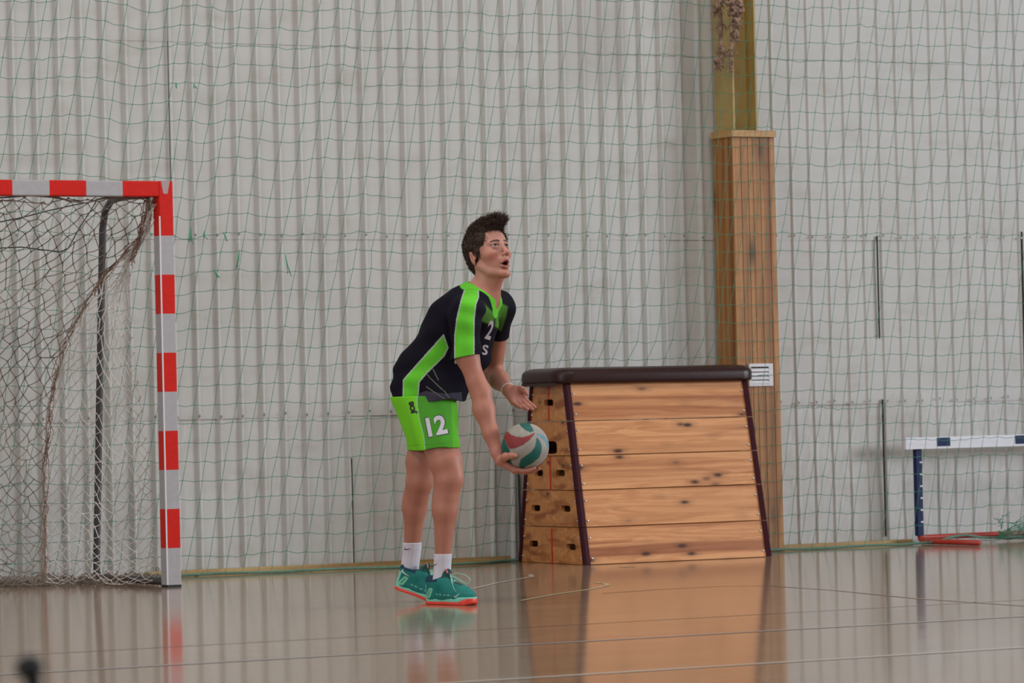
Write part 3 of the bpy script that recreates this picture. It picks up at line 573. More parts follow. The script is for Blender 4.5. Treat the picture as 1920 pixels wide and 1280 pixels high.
# ================================================================ signed-distance modelling helpers (organic shapes)
def unit(v): v = np.array(v, float); return v / np.linalg.norm(v)
class Grid:
    def __init__(s, lo, hi, h, fine=None):
        s.ax = []
        for k in range(3):
            a = [lo[k]]; 
            while a[-1] < hi[k]:
                st = h
                if fine:
                    for (fl_, fh_, hf) in fine:
                        if fl_[k] <= a[-1] <= fh_[k]: st = min(st, hf)
                a.append(a[-1] + st)
            s.ax.append(np.array(a, np.float32))
        s.f = np.full([len(a) for a in s.ax], .06, np.float32)
    def reg(s, lo, hi):
        sl = tuple(slice(max(0, int(np.searchsorted(s.ax[k], lo[k])) - 1), int(np.searchsorted(s.ax[k], hi[k])) + 1) for k in range(3))
        g = [s.ax[0][sl[0]][:, None, None], s.ax[1][sl[1]][None, :, None], s.ax[2][sl[2]][None, None, :]]; return sl, g
    def comb(s, sl, d, k, op):
        a = s.f[sl]
        if op == 'add':
            h = np.clip(.5 + .5 * (a - d) / k, 0, 1); s.f[sl] = a * (1 - h) + d * h - k * h * (1 - h)
        elif op == 'sub':
            h = np.clip(.5 - .5 * (a + d) / k, 0, 1); s.f[sl] = a * (1 - h) - d * h + k * h * (1 - h)
        elif op == 'int': s.f[sl] = np.maximum(a, d)
    def cone(s, a, b, ra, rb, k=.01, op='add'):
        a = np.array(a, float); b = np.array(b, float); m = max(ra, rb) + k + .02
        sl, (X, Y, Z) = s.reg(np.minimum(a, b) - m, np.maximum(a, b) + m)
        if 0 in s.f[sl].shape: return s
        ba = b - a; q = max(ba @ ba, 1e-9)
        t = np.clip(((X - a[0]) * np.float32(ba[0]) + (Y - a[1]) * np.float32(ba[1]) + (Z - a[2]) * np.float32(ba[2])) / np.float32(q), 0, 1)
        d = np.sqrt((X - a[0] - t * ba[0]) ** 2 + (Y - a[1] - t * ba[1]) ** 2 + (Z - a[2] - t * ba[2]) ** 2) - (ra + (rb - ra) * t)
        s.comb(sl, d.astype(np.float32), k, op); return s
    def ball(s, c, r, k=.01, op='add'): return s.cone(c, np.array(c) + [0, 0, 1e-4], r, r, k, op)
    def ell(s, c, r, axes=None, k=.01, op='add'):
        c = np.array(c, float); r = np.array(r, float); A = np.eye(3) if axes is None else np.array(axes, float)
        ext = np.sqrt(((A * r[:, None]) ** 2).sum(0)) + k + .02
        sl, (X, Y, Z) = s.reg(c - ext, c + ext)
        if 0 in s.f[sl].shape: return s
        k0 = 0; k1 = 0
        for i in range(3):
            q = (X - c[0]) * np.float32(A[i][0]) + (Y - c[1]) * np.float32(A[i][1]) + (Z - c[2]) * np.float32(A[i][2]); k0 = k0 + (q / r[i]) ** 2; k1 = k1 + (q / r[i] ** 2) ** 2
        k0 = np.sqrt(k0); k1 = np.sqrt(k1) + 1e-6; s.comb(sl, (k0 * (k0 - 1) / k1).astype(np.float32), k, op); return s
    def coords(s): return s.ax[0][:, None, None], s.ax[1][None, :, None], s.ax[2][None, None, :]
    def mesh(s):
        f = s.f; I = f < 0; n = np.array(f.shape)
        cnt = np.zeros(n - 1, np.uint8)
        for i in (0, 1):
            for j in (0, 1):
                for k in (0, 1): cnt += I[i:n[0] - 1 + i, j:n[1] - 1 + j, k:n[2] - 1 + k]
        act = (cnt > 0) & (cnt < 8); idx = np.argwhere(act); N = len(idx); acc = np.zeros((N, 3)); c = np.zeros(N)
        ax = [a.astype(float) for a in s.ax]
        for d in range(3):
            o = [k for k in range(3) if k != d]
            for a in (0, 1):
                for b in (0, 1):
                    p = idx.copy(); p[:, o[0]] += a; p[:, o[1]] += b; q = p.copy(); q[:, d] += 1
                    fa = f[p[:, 0], p[:, 1], p[:, 2]].astype(float); fb = f[q[:, 0], q[:, 1], q[:, 2]].astype(float); m = (fa < 0) != (fb < 0); t = np.where(m, fa / np.where(m, fa - fb, 1), 0)
                    P = np.stack([ax[k][p[:, k]] for k in range(3)], 1); P[:, d] += t * (ax[d][q[:, d]] - ax[d][p[:, d]])
                    acc += P * m[:, None]; c += m
        V = acc / c[:, None]; vid = np.full(n - 1, -1, np.int32); vid[idx[:, 0], idx[:, 1], idx[:, 2]] = np.arange(N); Q = []
        for d in range(3):
            o1, o2 = [(1, 2), (2, 0), (0, 1)][d]
            s0 = [slice(None)] * 3; s1 = [slice(None)] * 3; s0[d] = slice(0, -1); s1[d] = slice(1, None)
            ch = I[tuple(s0)] != I[tuple(s1)]; e = np.argwhere(ch); e = e[(e[:, o1] > 0) & (e[:, o2] > 0) & (e[:, o1] < n[o1] - 1) & (e[:, o2] < n[o2] - 1)]
            def g(da, db): z = e.copy(); z[:, o1] -= da; z[:, o2] -= db; return vid[z[:, 0], z[:, 1], z[:, 2]]
            q = np.stack([g(1, 1), g(0, 1), g(0, 0), g(1, 0)], 1); fl_ = ~I[e[:, 0], e[:, 1], e[:, 2]]; q[fl_] = q[fl_][:, ::-1]; Q.append(q)
        Q = np.concatenate(Q); Q = Q[(Q >= 0).all(1)]; return V, Q
def np_mesh(name, V, Q, mats, parent=None, colors=None, loc=None):
    me = bpy.data.meshes.new(name); me.vertices.add(len(V)); me.vertices.foreach_set('co', np.ascontiguousarray(V, np.float32).ravel())
    me.loops.add(Q.size); me.loops.foreach_set('vertex_index', np.ascontiguousarray(Q, np.int32).ravel()); me.polygons.add(len(Q)); me.polygons.foreach_set('loop_start', np.arange(len(Q), dtype=np.int32) * Q.shape[1])
    me.update(calc_edges=True); me.polygons.foreach_set('use_smooth', np.ones(len(Q), bool))
    for m in (mats if isinstance(mats, list) else [mats]): me.materials.append(m)
    if colors is not None:
        a = me.color_attributes.new('tone', 'FLOAT_COLOR', 'POINT'); a.data.foreach_set('color', np.c_[colors, np.ones(len(V))].astype(np.float32).ravel())
    o = bpy.data.objects.new(name, me); COL.objects.link(o)
    if parent is not None: o.parent = parent
    return o
def relax(V, Q, it=1, lam=.5):
    for _ in range(it):
        S_ = np.zeros_like(V); C = np.zeros(len(V)); 
        for a, b in ((0, 1), (1, 2), (2, 3), (3, 0)):
            for u, w in ((a, b), (b, a)): 
                for k in range(3): S_[:, k] += np.bincount(Q[:, u], V[Q[:, w], k], len(V))
                C += np.bincount(Q[:, u], minlength=len(V))
        V = V + lam * (S_ / C[:, None] - V)
    return V
def normals(V, Q):
    n = np.cross(V[Q[:, 2]] - V[Q[:, 0]], V[Q[:, 3]] - V[Q[:, 1]]); N = np.zeros_like(V)
    for a in range(4):
        for k in range(3): N[:, k] += np.bincount(Q[:, a], n[:, k], len(V))
    return N / (np.linalg.norm(N, axis=1)[:, None] + 1e-12)
def tone_mat(name, rough=.5, spec=.4, sheen=0, bump=0, bscale=300, sss=0):
    m = bpy.data.materials.new(name); m.use_nodes = True; nt = m.node_tree; b = nt.nodes['Principled BSDF']; a = nt.nodes.new('ShaderNodeAttribute'); a.attribute_name = 'tone'
    nt.links.new(a.outputs['Color'], b.inputs['Base Color']); b.inputs['Roughness'].default_value = rough; b.inputs['Specular IOR Level'].default_value = spec; b.inputs['Sheen Weight'].default_value = sheen
    if bump:
        tc = nt.nodes.new('ShaderNodeTexCoord'); n = nt.nodes.new('ShaderNodeTexNoise'); n.inputs['Scale'].default_value = bscale; nt.links.new(tc.outputs['Object'], n.inputs['Vector'])
        bp = nt.nodes.new('ShaderNodeBump'); bp.inputs['Strength'].default_value = bump; bp.inputs['Distance'].default_value = .002; nt.links.new(n.outputs['Fac'], bp.inputs['Height']); nt.links.new(bp.outputs['Normal'], b.inputs['Normal'])
    return m
def in_poly(px, pz, poly):
    poly = np.array(poly); ins = np.zeros(len(px), bool); j = len(poly) - 1
    for i in range(len(poly)):
        xi, yi = poly[i]; xj, yj = poly[j]; c = ((yi > pz) != (yj > pz)) & (px < (xj - xi) * (pz - yi) / (yj - yi + 1e-12) + xi); ins ^= c; j = i
    return ins
def poly_dist(px, pz, poly, closed=True):
    poly = np.array(poly); d = np.full(len(px), 9.); n = len(poly)
    for i in range(n if closed else n - 1):
        a = poly[i]; b = poly[(i + 1) % n]; ba = b - a; t = np.clip(((px - a[0]) * ba[0] + (pz - a[1]) * ba[1]) / (ba @ ba + 1e-12), 0, 1)
        d = np.minimum(d, np.hypot(px - a[0] - t * ba[0], pz - a[1] - t * ba[1]))
    return d
def mixc(C, m, col):
    m = np.clip(m, 0, 1)[:, None]; return C * (1 - m) + np.array(col)[None] * m
def sstep(a, b, x): t = np.clip((x - a) / (b - a), 0, 1); return t * t * (3 - 2 * t)

# ================================================================ PLAYER
PO = onfloor(850, 1132); PD = float((PO - CP) @ f0)
person = empty('person', (PO[0], PO[1], 0), -TH, 'young man in black and lime volleyball kit, bent forward, looking up while holding a ball', 'person')
def Lp(px, py, ly):
    """pixel + depth behind the standing point -> player's own frame (x right, y away, z up)"""
    d = ray(px, py); p = CP + d * (PD + ly) / (d @ f0); q = p - PO; return np.array([q @ r0, q @ f0, p[2]])
def Lxz(pts, ly=0.0): return [tuple(Lp(x, y, ly)[[0, 2]]) for x, y in pts]
# --- skeleton
hipR, hipL = Lp(788, 728, .03), Lp(804, 724, .20)
kneeR, kneeL = Lp(843, 888, -.06), Lp(788, 890, .17)
ankR, ankL = Lp(829, 1078, .0), Lp(770, 1064, .33)
pel, chest, nckb = Lp(789, 722, .12), Lp(855, 618, .05), Lp(903, 556, .0)
shR, shL = Lp(872, 587, -.175), Lp(938, 578, .17)
elR, elL = Lp(902, 736, -.20), Lp(925, 700, .33)
wrR, wrL = Lp(932, 848, -.25), Lp(953, 731, .10)
FH = unit([.91, -.41, 0])                       # where the body faces
lat = unit([.41, .91, 0])                       # from his right to his left
up_t = unit(nckb - pel); fwd_t = unit(np.cross(up_t, lat)); fwd_t = fwd_t if fwd_t @ FH > 0 else -fwd_t
T_AX = [lat, fwd_t, up_t]
# head frame
hyaw, hpit = math.radians(42), math.radians(19)
hf = np.array([math.sin(hyaw) * math.cos(hpit), -math.cos(hyaw) * math.cos(hpit), math.sin(hpit)]); hu = np.array([-math.sin(hyaw) * math.sin(hpit), math.cos(hyaw) * math.sin(hpit), math.cos(hpit)]); hl = np.cross(hu, hf)   # towards his left
HS = 1.09
eyes_mid = Lp(938.5, 461.5, -.08); HO = eyes_mid - hf * .080 * HS
def Hd(x, y, z): return HO + (hl * x + hf * y + hu * z) * HS
H_AX = [hl, hf, hu]
# ball and hands
BC, BR = Lp(985, 837, -.27), .1045
def body_prims(g, infl=0.0):
    A = g
    # torso
    A.ell(pel + up_t * .0, (.140 + infl, .095 + infl, .11 + infl), T_AX, .05)
    A.ell(pel * .55 + chest * .45, (.140 + infl, .098 + infl, .17 + infl), T_AX, .06)
    A.ell(chest + up_t * .02 - fwd_t * .0, (.158 + infl, .108 + infl, .175 + infl), T_AX, .06)
    A.cone(shR * .85 + nckb * .15, shL * .85 + nckb * .15, .052 + infl, .052 + infl, .06)
def limbs(A):
    for hip, knee, ank, calf, s_ in ((hipR, kneeR, ankR, Lp(835, 955, -.045), 1.0), (hipL, kneeL, ankL, Lp(778, 950, .235), .97)):
        A.cone(hip + [.01, 0, -.05], knee * .85 + hip * .15, .072 * s_, .072 * s_, .04)
        A.cone(hip + [.01, 0, -.12], knee * .6 + hip * .4 + fwd_t * .02, .07 * s_, .066 * s_, .04)
        A.cone(knee * .86 + hip * .14, knee + [0, 0, -.02], .066 * s_, .058 * s_, .03)
        sh = unit(ank - knee); kf = unit(np.array([.8, -.6, 0]))
        A.ell(knee + kf * .026, (.03, .03, .036), None, .03)                        # kneecap
        A.cone(knee + [0, 0, -.035] + kf * -.008, calf, .061 * s_, .056 * s_, .03)
        back = -kf
        A.ell(knee * .35 + calf * .65 + sh * .03 + back * .017, (.044 * s_, .044 * s_, .10), None, .03)   # calf muscle
        A.cone(calf, ank, .053 * s_, .0285, .02); A.cone(ank + [0, 0, .03], ank + [0, 0, -.03], .029, .031, .01)
    # near (right) arm
    A.ell(shR + [0, -.0, -.01], (.056, .056, .068), None, .04)
    A.cone(shR, Lp(876, 668, -.19), .050, .048, .03); A.cone(Lp(876, 668, -.19), Lp(893, 716, -.20), .048, .041, .03); pass
    A.cone(Lp(893, 716, -.20), elR, .040, .040, .02)
    A.cone(elR, Lp(907, 768, -.21), .041, .044, .03); A.cone(Lp(907, 768, -.21), Lp(920, 812, -.235), .044, .034, .03); A.cone(Lp(920, 812, -.235), wrR, .034, .0255, .02)
    A.ball(elR + [-.012, .01, .0], .033, .02)
    # far (left) arm
    A.ell(shL + [0, 0, -.01], (.054, .054, .066), None, .04); A.cone(shL, elL, .050, .040, .03); A.ball(elL, .040, .02)
    m = elL * .6 + wrL * .4; A.cone(elL, m, .040, .041, .03); A.cone(m, wrL, .041, .0265, .03)
def finger(A, pts, rs_, k=.006):
    for a, b, ra, rb in zip(pts[:-1], pts[1:], rs_[:-1], rs_[1:]): A.cone(a, b, ra, rb, k)
nails = []
def hands(A):
    # right hand: palm up under the ball, fingers following its underside
    def onb(ang, ys, lift=.0):
        c = math.cos(math.radians(ang)); s_ = math.sin(math.radians(ang)); yy = ys / BR; w = math.sqrt(max(.05, 1 - yy * yy)); return BC + (BR + lift) * np.array([c * w, yy, s_ * w])
    heel = onb(208, .01, .020); palm = onb(222, .005, .020)
    A.cone(wrR, heel, .0255, .026, .02); 
    mcps = [onb(243, -.034, .014), onb(245, -.012, .014), onb(244, .011, .014), onb(240, .032, .013)]
    for m in mcps: A.cone(heel, m, .019, .0135, .012)
    A.cone(mcps[0], mcps[3], .0125, .0115, .010)
    spec = [(-.034, -.046, (243, 262, 278, 292), .0095), (-.012, -.014, (245, 266, 284, 300), .0098), (.011, .018, (244, 265, 282, 297), .0094), (.032, .046, (240, 257, 270, 282), .0083)]
    for (y0_, y1_, an, r) in spec:
        pts = [onb(a, y0_ + (y1_ - y0_) * i / 3, r + .0005) for i, a in enumerate(an)]; finger(A, pts, [r * 1.12, r * 1.03, r * .95, r * .80], .005)
    th = [heel + np.array([.004, -.018, -.002]), onb(205, -.062, .016), onb(211, -.082, .0115), onb(221, -.090, .0095)]
    finger(A, th, [.0185, .0155, .0125, .0098], .012)
    # left hand: open, palm towards the viewer, fingers pointing down to the right
    tip = Lp(1000, 778, -.02); d = unit(tip - wrL); n = unit(np.array([.25, -.80, .55]) - d * (np.array([.25, -.80, .55]) @ d)); w = np.cross(d, n); w = w if w[2] > 0 else -w   # w: thumb side (upper edge)
    pc = wrL + d * .052
    A.cone(wrL, wrL + d * .03, .026, .026, .015)
    for q, (o, ln) in enumerate(((.030, .088), (.010, .092), (-.011, .090), (-.030, .082))):
        A.cone(wrL + d * .014 + w * o * .4, wrL + d * ln + w * o, .019, .0135, .012)
    lens = ((.030, .088, (.036, .024, .019)), (.010, .092, (.040, .027, .020)), (-.011, .090, (.037, .025, .019)), (-.030, .082, (.030, .019, .017)))
    for q, (o, b_, ls) in enumerate(lens):
        p = wrL + d * b_ + w * o; dd = unit(d + w * o * .5 - n * .02); pts = [p]
        for i, l in enumerate(ls): dd = unit(dd + n * (.07 + .03 * q)); p = p + dd * l; pts.append(p)
        r = .0092 if q < 3 else .0080; finger(A, pts, [r * 1.15, r * 1.05, r * .96, r * .8], .005)
    p = wrL + d * .022 + w * .024 + n * .008; t1 = p + unit(d * .85 + w * .28 + n * .6) * .036; t2 = t1 + unit(d + w * .05 + n * .25) * .028; t3 = t2 + unit(d - w * .1 + n * .05) * .020
    finger(A, [p, t1, t2, t3], [.019, .0135, .0112, .0090], .012)
    A.ell(wrL + d * .035 + n * .010 + w * .012, (.016, .020, .024), None, .015)
    return d, n, w
def head(A):
    e = lambda c, r, k=.012, op='add': A.ell(Hd(*c), np.array(r) * HS, H_AX, k, op)
    c_ = lambda a, b, ra, rb, k=.01, op='add': A.cone(Hd(*a), Hd(*b), ra * HS, rb * HS, k, op)
    # neck with sternomastoids
    A.cone(nckb - up_t * .03, Hd(0, -.022, -.085), .068, .058, .03)
    for sx in (-1, 1): A.cone(Hd(.048 * sx, -.03, -.05), nckb + fwd_t * .055 + lat * sx * -.0 + lat * (.018 * sx), .016, .014, .02)
    A.cone(Hd(0, .028, -.108), nckb + fwd_t * .05, .022, .03, .03)
    for sx, sh_ in ((-1, shR), (1, shL)): A.cone(nckb + up_t * .01, sh_ * .8 + nckb * .2 + [0, 0, .01], .052, .040, .05)
    e((0, -.016, .036), (.074, .094, .082), .02); e((0, .028, .030), (.062, .058, .066), .03)
    e((0, .030, -.038), (.055, .056, .078), .03)
    for s_ in (-1, 1):
        c_((.053 * s_, -.012, -.050), (.037 * s_, .026, -.092), .016, .012, .018); c_((.037 * s_, .026, -.092), (.010 * s_, .066, -.114), .012, .013, .018)
        e((.043 * s_, .052, -.026), (.020, .024, .018), .025)                       # cheekbone
        c_((.012 * s_, .0855, .018), (.044 * s_, .070, .016), .0085, .008, .012)     # brow ridge
        e((.031 * s_, .093, -.001), (.017, .014, .0105), .010, 'sub')                # eye socket
    e((0, .069, -.117), (.018, .016, .015), .015)                                    # chin
    c_((0, .083, .010), (0, .106, -.034), .0070, .0098, .012); e((0, .108, -.037), (.0105, .0100, .0085), .008)
    for s_ in (-1, 1): e((.0125 * s_, .098, -.0405), (.0072, .010, .0070), .006)
    for s_ in (-1, 1): e((.0062 * s_, .105, -.0478), (.0036, .0050, .0030), .003, 'sub')   # nostrils
    e((0, .082, -.058), (.024, .014, .014), .014)                                    # muzzle above the lip
    c_((-.019, .0815, -.070), (0, .0925, -.0655), .0050, .0062, .006); c_((.019, .0815, -.070), (0, .0925, -.0655), .0050, .0062, .006)   # upper lip
    c_((-.018, .079, -.085), (0, .087, -.0925), .0052, .0070, .006); c_((.018, .079, -.085), (0, .087, -.0925), .0052, .0070, .006)      # lower lip
    e((0, .094, -.0780), (.0165, .028, .0100), .003, 'sub')                          # open mouth
    for s_ in (-1, 1):   # eyelids around the eyeballs
        e((.031 * s_, .0745, -.001), (.0150, .0150, .0135), .004)
        A.ell(Hd(.0315 * s_, .0905, .0008), np.array([.0122, .013, .0044]) * HS, H_AX, .0015, 'sub')
    for s_ in (-1, 1):   # ears
        ax = [unit(hl * .85 - hf * .5 * 1 * 1 + 0 * hu) if s_ > 0 else unit(hl * .85 + hf * .5), None, None]
        up_e = unit(hu - hf * .18); a0_ = ax[0] - up_e * (ax[0] @ up_e); a0_ = unit(a0_); AX = [a0_, unit(np.cross(up_e, a0_)), up_e]
        A.ell(Hd(.0765 * s_, -.020, -.016), (.0075 * HS, .018 * HS, .032 * HS), AX, .006)
        A.ell(Hd(.0865 * s_, -.016, -.012), (.0060 * HS, .0105 * HS, .019 * HS), AX, .004, 'sub')
        c_((.075 * s_, -.006, -.020), (.078 * s_, -.008, -.014), .006, .005, .005)
lo = np.array([Lp(730, 0, 0)[0] - .10, -.48, .02]); hi = np.array([Lp(1010, 0, 0)[0] + .03, .48, 1.80])
hb0 = np.minimum(Hd(-.09, -.12, -.14), Hd(.09, .13, .13)) ; hb0 = HO - .135; hb1 = HO + .135
hb1[2] = HO[2] + .14; hb0[2] = HO[2] - .15
RES = 1.0
hnd0 = BC - .135; hnd1 = BC + .135
G = Grid(lo, hi, .0042 * RES, [(hb0, hb1, .0021 * RES), (np.array([9, -.36, .66]), np.array([9.1, -.20, .73]), .0025 * RES)])
body_prims(G); limbs(G)
for s_ in (1,): handL = hands(G)
head(G)
V, Q = G.mesh(); del G
V = relax(V, Q, 1, .35)
# ---- skin tone (stays with the skin): limbs browner, face pinker, lips, brows, mouth, hair stubble
rsn = lambda P, f, ph: (np.sin(P[:, 0] * f + ph) * np.sin(P[:, 1] * f * 1.1 + 2 * ph) * np.sin(P[:, 2] * f * .9 + ph * 3))
SK = np.tile(np.array([[.50, .208, .142]]), (len(V), 1)); SK *= (1 + .05 * rsn(V, 23, 1.2) + .04 * rsn(V, 57, .4))[:, None]
Hc = (V - HO) @ np.stack(H_AX, 1) / HS       # head coordinates
isH = (Hc[:, 2] > -.135) & (np.abs(Hc[:, 0]) < .1) & (np.abs(Hc[:, 1]) < .14) & (V[:, 2] > HO[2] - .16)
SK = mixc(SK, isH * sstep(-.15, -.08, Hc[:, 2]), (.58, .275, .205))
def blob(c, r, s_=1.0): return isH * s_ * np.exp(-(((Hc - np.array(c)) / np.array(r)) ** 2).sum(1))
for s_ in (-1, 1):
    SK = mixc(SK, blob((.046 * s_, .062, -.040), (.022, .03, .022), .7), (.56, .16, .12))
    SK = mixc(SK, blob((.031 * s_, .09, -.010), (.016, .03, .007), .5), (.30, .14, .12))
    SK = mixc(SK, blob((.078 * s_, -.02, -.016), (.012, .02, .03), .5), (.55, .22, .17))
    br_ = isH & (Hc[:, 1] > .055) & (np.abs(Hc[:, 2] - (.0185 + .004 * np.sin((np.abs(Hc[:, 0]) - .01) / .04 * 3.1))) < .0046 - .05 * np.abs(np.abs(Hc[:, 0]) - .022)) & (Hc[:, 0] * s_ > .011) & (Hc[:, 0] * s_ < .049)
    SK = mixc(SK, br_ * .92, (.028, .015, .011))
SK = mixc(SK, blob((0, .112, -.036), (.014, .02, .012), .45), (.55, .20, .16))
lips = isH & (Hc[:, 1] > .076) & (np.abs(Hc[:, 0]) < .0225) & (Hc[:, 2] < -.0635 + .0 * Hc[:, 0]) & (Hc[:, 2] > -.0955) & ((Hc[:, 0] / .0235) ** 2 + ((Hc[:, 2] + .0785) / .0165) ** 2 < 1)
SK = mixc(SK, lips * .75, (.42, .105, .095))
cav = isH & ((Hc[:, 0] / .0160) ** 2 + ((Hc[:, 2] + .0775) / .0088) ** 2 < 1) & (Hc[:, 1] > .03) & (Hc[:, 1] < .0865 - 40 * Hc[:, 0] ** 2)
SK = mixc(SK, cav * 1.0, (.030, .008, .008))
lid = np.zeros(len(V))
for s_ in (-1, 1):
    q = ((Hc[:, 0] - .0315 * s_) / .0145) ** 2 + ((Hc[:, 2] - .0022) / .0072) ** 2; lid = np.maximum(lid, isH * (Hc[:, 1] > .07) * np.exp(-((q - 1.0) / .55) ** 2) * (Hc[:, 2] > .0025))
SK = mixc(SK, lid * .85, (.06, .03, .03))
kn = np.zeros(len(V))
for k_ in (kneeR, kneeL): kn = np.maximum(kn, np.exp(-(((V - k_) / .055) ** 2).sum(1)))
SK = mixc(SK, kn * .35, (.44, .16, .11))
for c_ in (wrL + handL[0] * .09, wrR + [.04, 0, -.03]): SK = mixc(SK, .6 * np.exp(-(((V - c_) / .065) ** 2).sum(1)), (.56, .22, .19))
SK *= .90
M_skin = tone_mat('skin', .48, .38, 0, .25, 420)
body = np_mesh('body', V, Q, [M_skin], person, SK)
# eyeballs: small spheres joined to the body mesh would be separate pieces, so they are parts of the face
M_eye = tone_mat('eye_surface', .35, .25)
for s_ in (-1, 1):
    bm = bmesh.new(); bmesh.ops.create_uvsphere(bm, u_segments=28, v_segments=20, radius=.0128 * HS); me = bpy.data.meshes.new('eye'); bm.to_mesh(me); bm.free()
    co = np.array([v_.co[:] for v_ in me.vertices]); gz = unit([.0, .90, .44]); gaze = unit(hl * (-.10) + hf * gz[1] + hu * gz[2]); dd = co @ gaze / (.0128 * HS)
    ec = np.tile(np.array([[.34, .30, .285]]), (len(co), 1)); ec = mixc(ec, sstep(.74, .79, dd), (.020, .014, .010)); ec = mixc(ec, sstep(.95, .97, dd), (.004, .004, .004))
    a = me.color_attributes.new('tone', 'FLOAT_COLOR', 'POINT'); a.data.foreach_set('color', np.c_[ec, np.ones(len(co))].astype(np.float32).ravel()); me.materials.append(M_eye)
    me.polygons.foreach_set('use_smooth', [True] * len(me.polygons)); o = bpy.data.objects.new('eye', me); COL.objects.link(o); o.parent = person; o.location = Hd(.0315 * s_, .0765, .0005)
# ---------------------------------------------------------------- hair
HG = Grid(HO - [.15, .16, .12], HO + [.15, .16, .17], .0032 * RES); he = lambda c, r, k=.012, op='add': HG.ell(Hd(*c), np.array(r) * HS, H_AX, k, op)
he((0, -.016, .040), (.0790, .0965, .088), .01); he((0, -.048, -.008), (.064, .056, .070), .02); he((0, .042, .098), (.050, .046, .026), .03); he((0, .010, .112), (.052, .060, .022), .03); he((0, .084, .106), (.042, .034, .018), .02)
for s_ in (-1, 1):
    he((.060 * s_, .028, .050), (.020, .030, .032), .02); he((.0715 * s_, .006, .010), (.0095, .012, .029), .008)
he((0, .105, -.010), (.085, .060, .072), .012, 'sub'); 
X, Y, Z = HG.coords(); hx_ = ((X - HO[0]) * hl[0] + (Y - HO[1]) * hl[1] + (Z - HO[2]) * hl[2]) / HS; hy_ = ((X - HO[0]) * hf[0] + (Y - HO[1]) * hf[1] + (Z - HO[2]) * hf[2]) / HS; hz_ = ((X - HO[0]) * hu[0] + (Y - HO[1]) * hu[1] + (Z - HO[2]) * hu[2]) / HS
HG.f = np.maximum(HG.f, -(hz_ + .062 - .35 * np.maximum(hy_ + .05, 0) * 1.0))           # lower nape line
for s_ in (-1, 1): HG.ell(Hd(.084 * s_, -.018, -.020), np.array([.024, .030, .042]) * HS, H_AX, .004, 'sub')     # clear the ears
HG.f += .0022 * np.sin(210 * hx_ + 40 * hy_) * np.sin(160 * hz_ + 30 * hy_)
HV, HQ = HG.mesh(); del HG
HN = normals(HV, HQ)
hb = MB(); rs = np.random.RandomState(12); pick = rs.choice(len(HV), 9000)
hc_ = (HV - HO) @ np.stack(H_AX, 1) / HS
SV = []; SF = []
for i in pick:
    p = HV[i]; n = HN[i]; y = hc_[i]
    top = float(sstep(.06, .11, np.array([y[2]]))[0]); front = float(sstep(.0, .07, np.array([y[1]]))[0]) * top
    if y[2] < .03 and y[1] > .02: ln = .004
    else: ln = .009 + .006 * top + .018 * front
    ln *= rs.uniform(.5, 1.25); comb = hf * (.2 + 1.0 * top + .8 * front) + hu * (.15 * top - .55 * (1 - top)) + rs.normal(0, .28, 3)
    d1 = unit(n * (.55 + .5 * top) + comb); d2 = unit(d1 + comb * .5 + hu * .3 * front); w_ = unit(np.cross(d1, n + .01)) * .0014; b0 = len(SV)
    SV += [p - n * .002 - w_, p - n * .002 + w_, p - n * .002 + n * .0014, p + d1 * ln * .6 - w_ * .7, p + d1 * ln * .6 + w_ * .7, p + d1 * ln * .6 + n * .0009, p + d1 * ln * .6 + d2 * ln * .55]
    SF += [(b0, b0 + 1, b0 + 4, b0 + 3), (b0 + 1, b0 + 2, b0 + 5, b0 + 4), (b0 + 2, b0, b0 + 3, b0 + 5), (b0 + 3, b0 + 4, b0 + 6, b0 + 6), (b0 + 4, b0 + 5, b0 + 6, b0 + 6), (b0 + 5, b0 + 3, b0 + 6, b0 + 6)]
M_hair = obj_noise_color('dark_brown_hair', (.026, .013, .008), (.078, .041, .025), 130, .7)
me_v = [tuple(v_) for v_ in HV] + [tuple(v_) for v_ in SV]; off_ = len(HV)
fc = [tuple(q) for q in HQ.tolist()] + [tuple(dict.fromkeys(a + off_ for a in q)) for q in SF]
mesh_obj('hair', me_v, fc, M_hair, person, True)

# ---------------------------------------------------------------- shirt
def folds(X, Y, Z, amp, seed):
    rs = np.random.RandomState(seed); out = 0
    for q in range(7):
        d = unit(rs.normal(0, 1, 3) * [1, 1, .8]); f = rs.uniform(28, 75); out = out + np.sin((X * d[0] + Y * d[1] + Z * d[2]) * f + 1.6 * np.sin(11 * X + 9 * Z + q) + q) / 7 * 1.6
    return out * amp
SG = Grid([Lp(722, 0, 0)[0] - .07, -.34, Lp(800, 770, 0)[2]], [Lp(965, 0, 0)[0] + .04, .40, Lp(800, 505, 0)[2]], .0026 * RES)
i_ = .016
SG.ell(pel - up_t * .040 + fwd_t * .002 + [.024, 0, 0], (.172, .126, .125), T_AX, .06); SG.ell(pel * .55 + chest * .45 - fwd_t * .004, (.160, .134, .18), T_AX, .06)
SG.ell(chest + up_t * .03 - fwd_t * .018, (.172, .126, .185), T_AX, .05); SG.cone(shR * .86 + nckb * .14, shL * .86 + nckb * .14, .062, .062, .05)
SG.cone(nckb + up_t * .005, shR * .8 + nckb * .2 + [0, 0, .01], .062, .050, .05); SG.cone(nckb + up_t * .005, shL * .8 + nckb * .2 + [0, 0, .01], .062, .050, .05)
SG.cone(chest + fwd_t * .055 - lat * .02, Lp(838, 742, .02), .075, .075, .05)           # loose front of the shirt hanging down
SG.cone(Lp(782, 700, .08), Lp(780, 745, .08), .098, .104, .04); SG.cone(Lp(808, 715, .02), Lp(822, 750, .0), .10, .100, .04); SG.cone(Lp(800, 700, .22), Lp(805, 742, .22), .085, .088, .04)
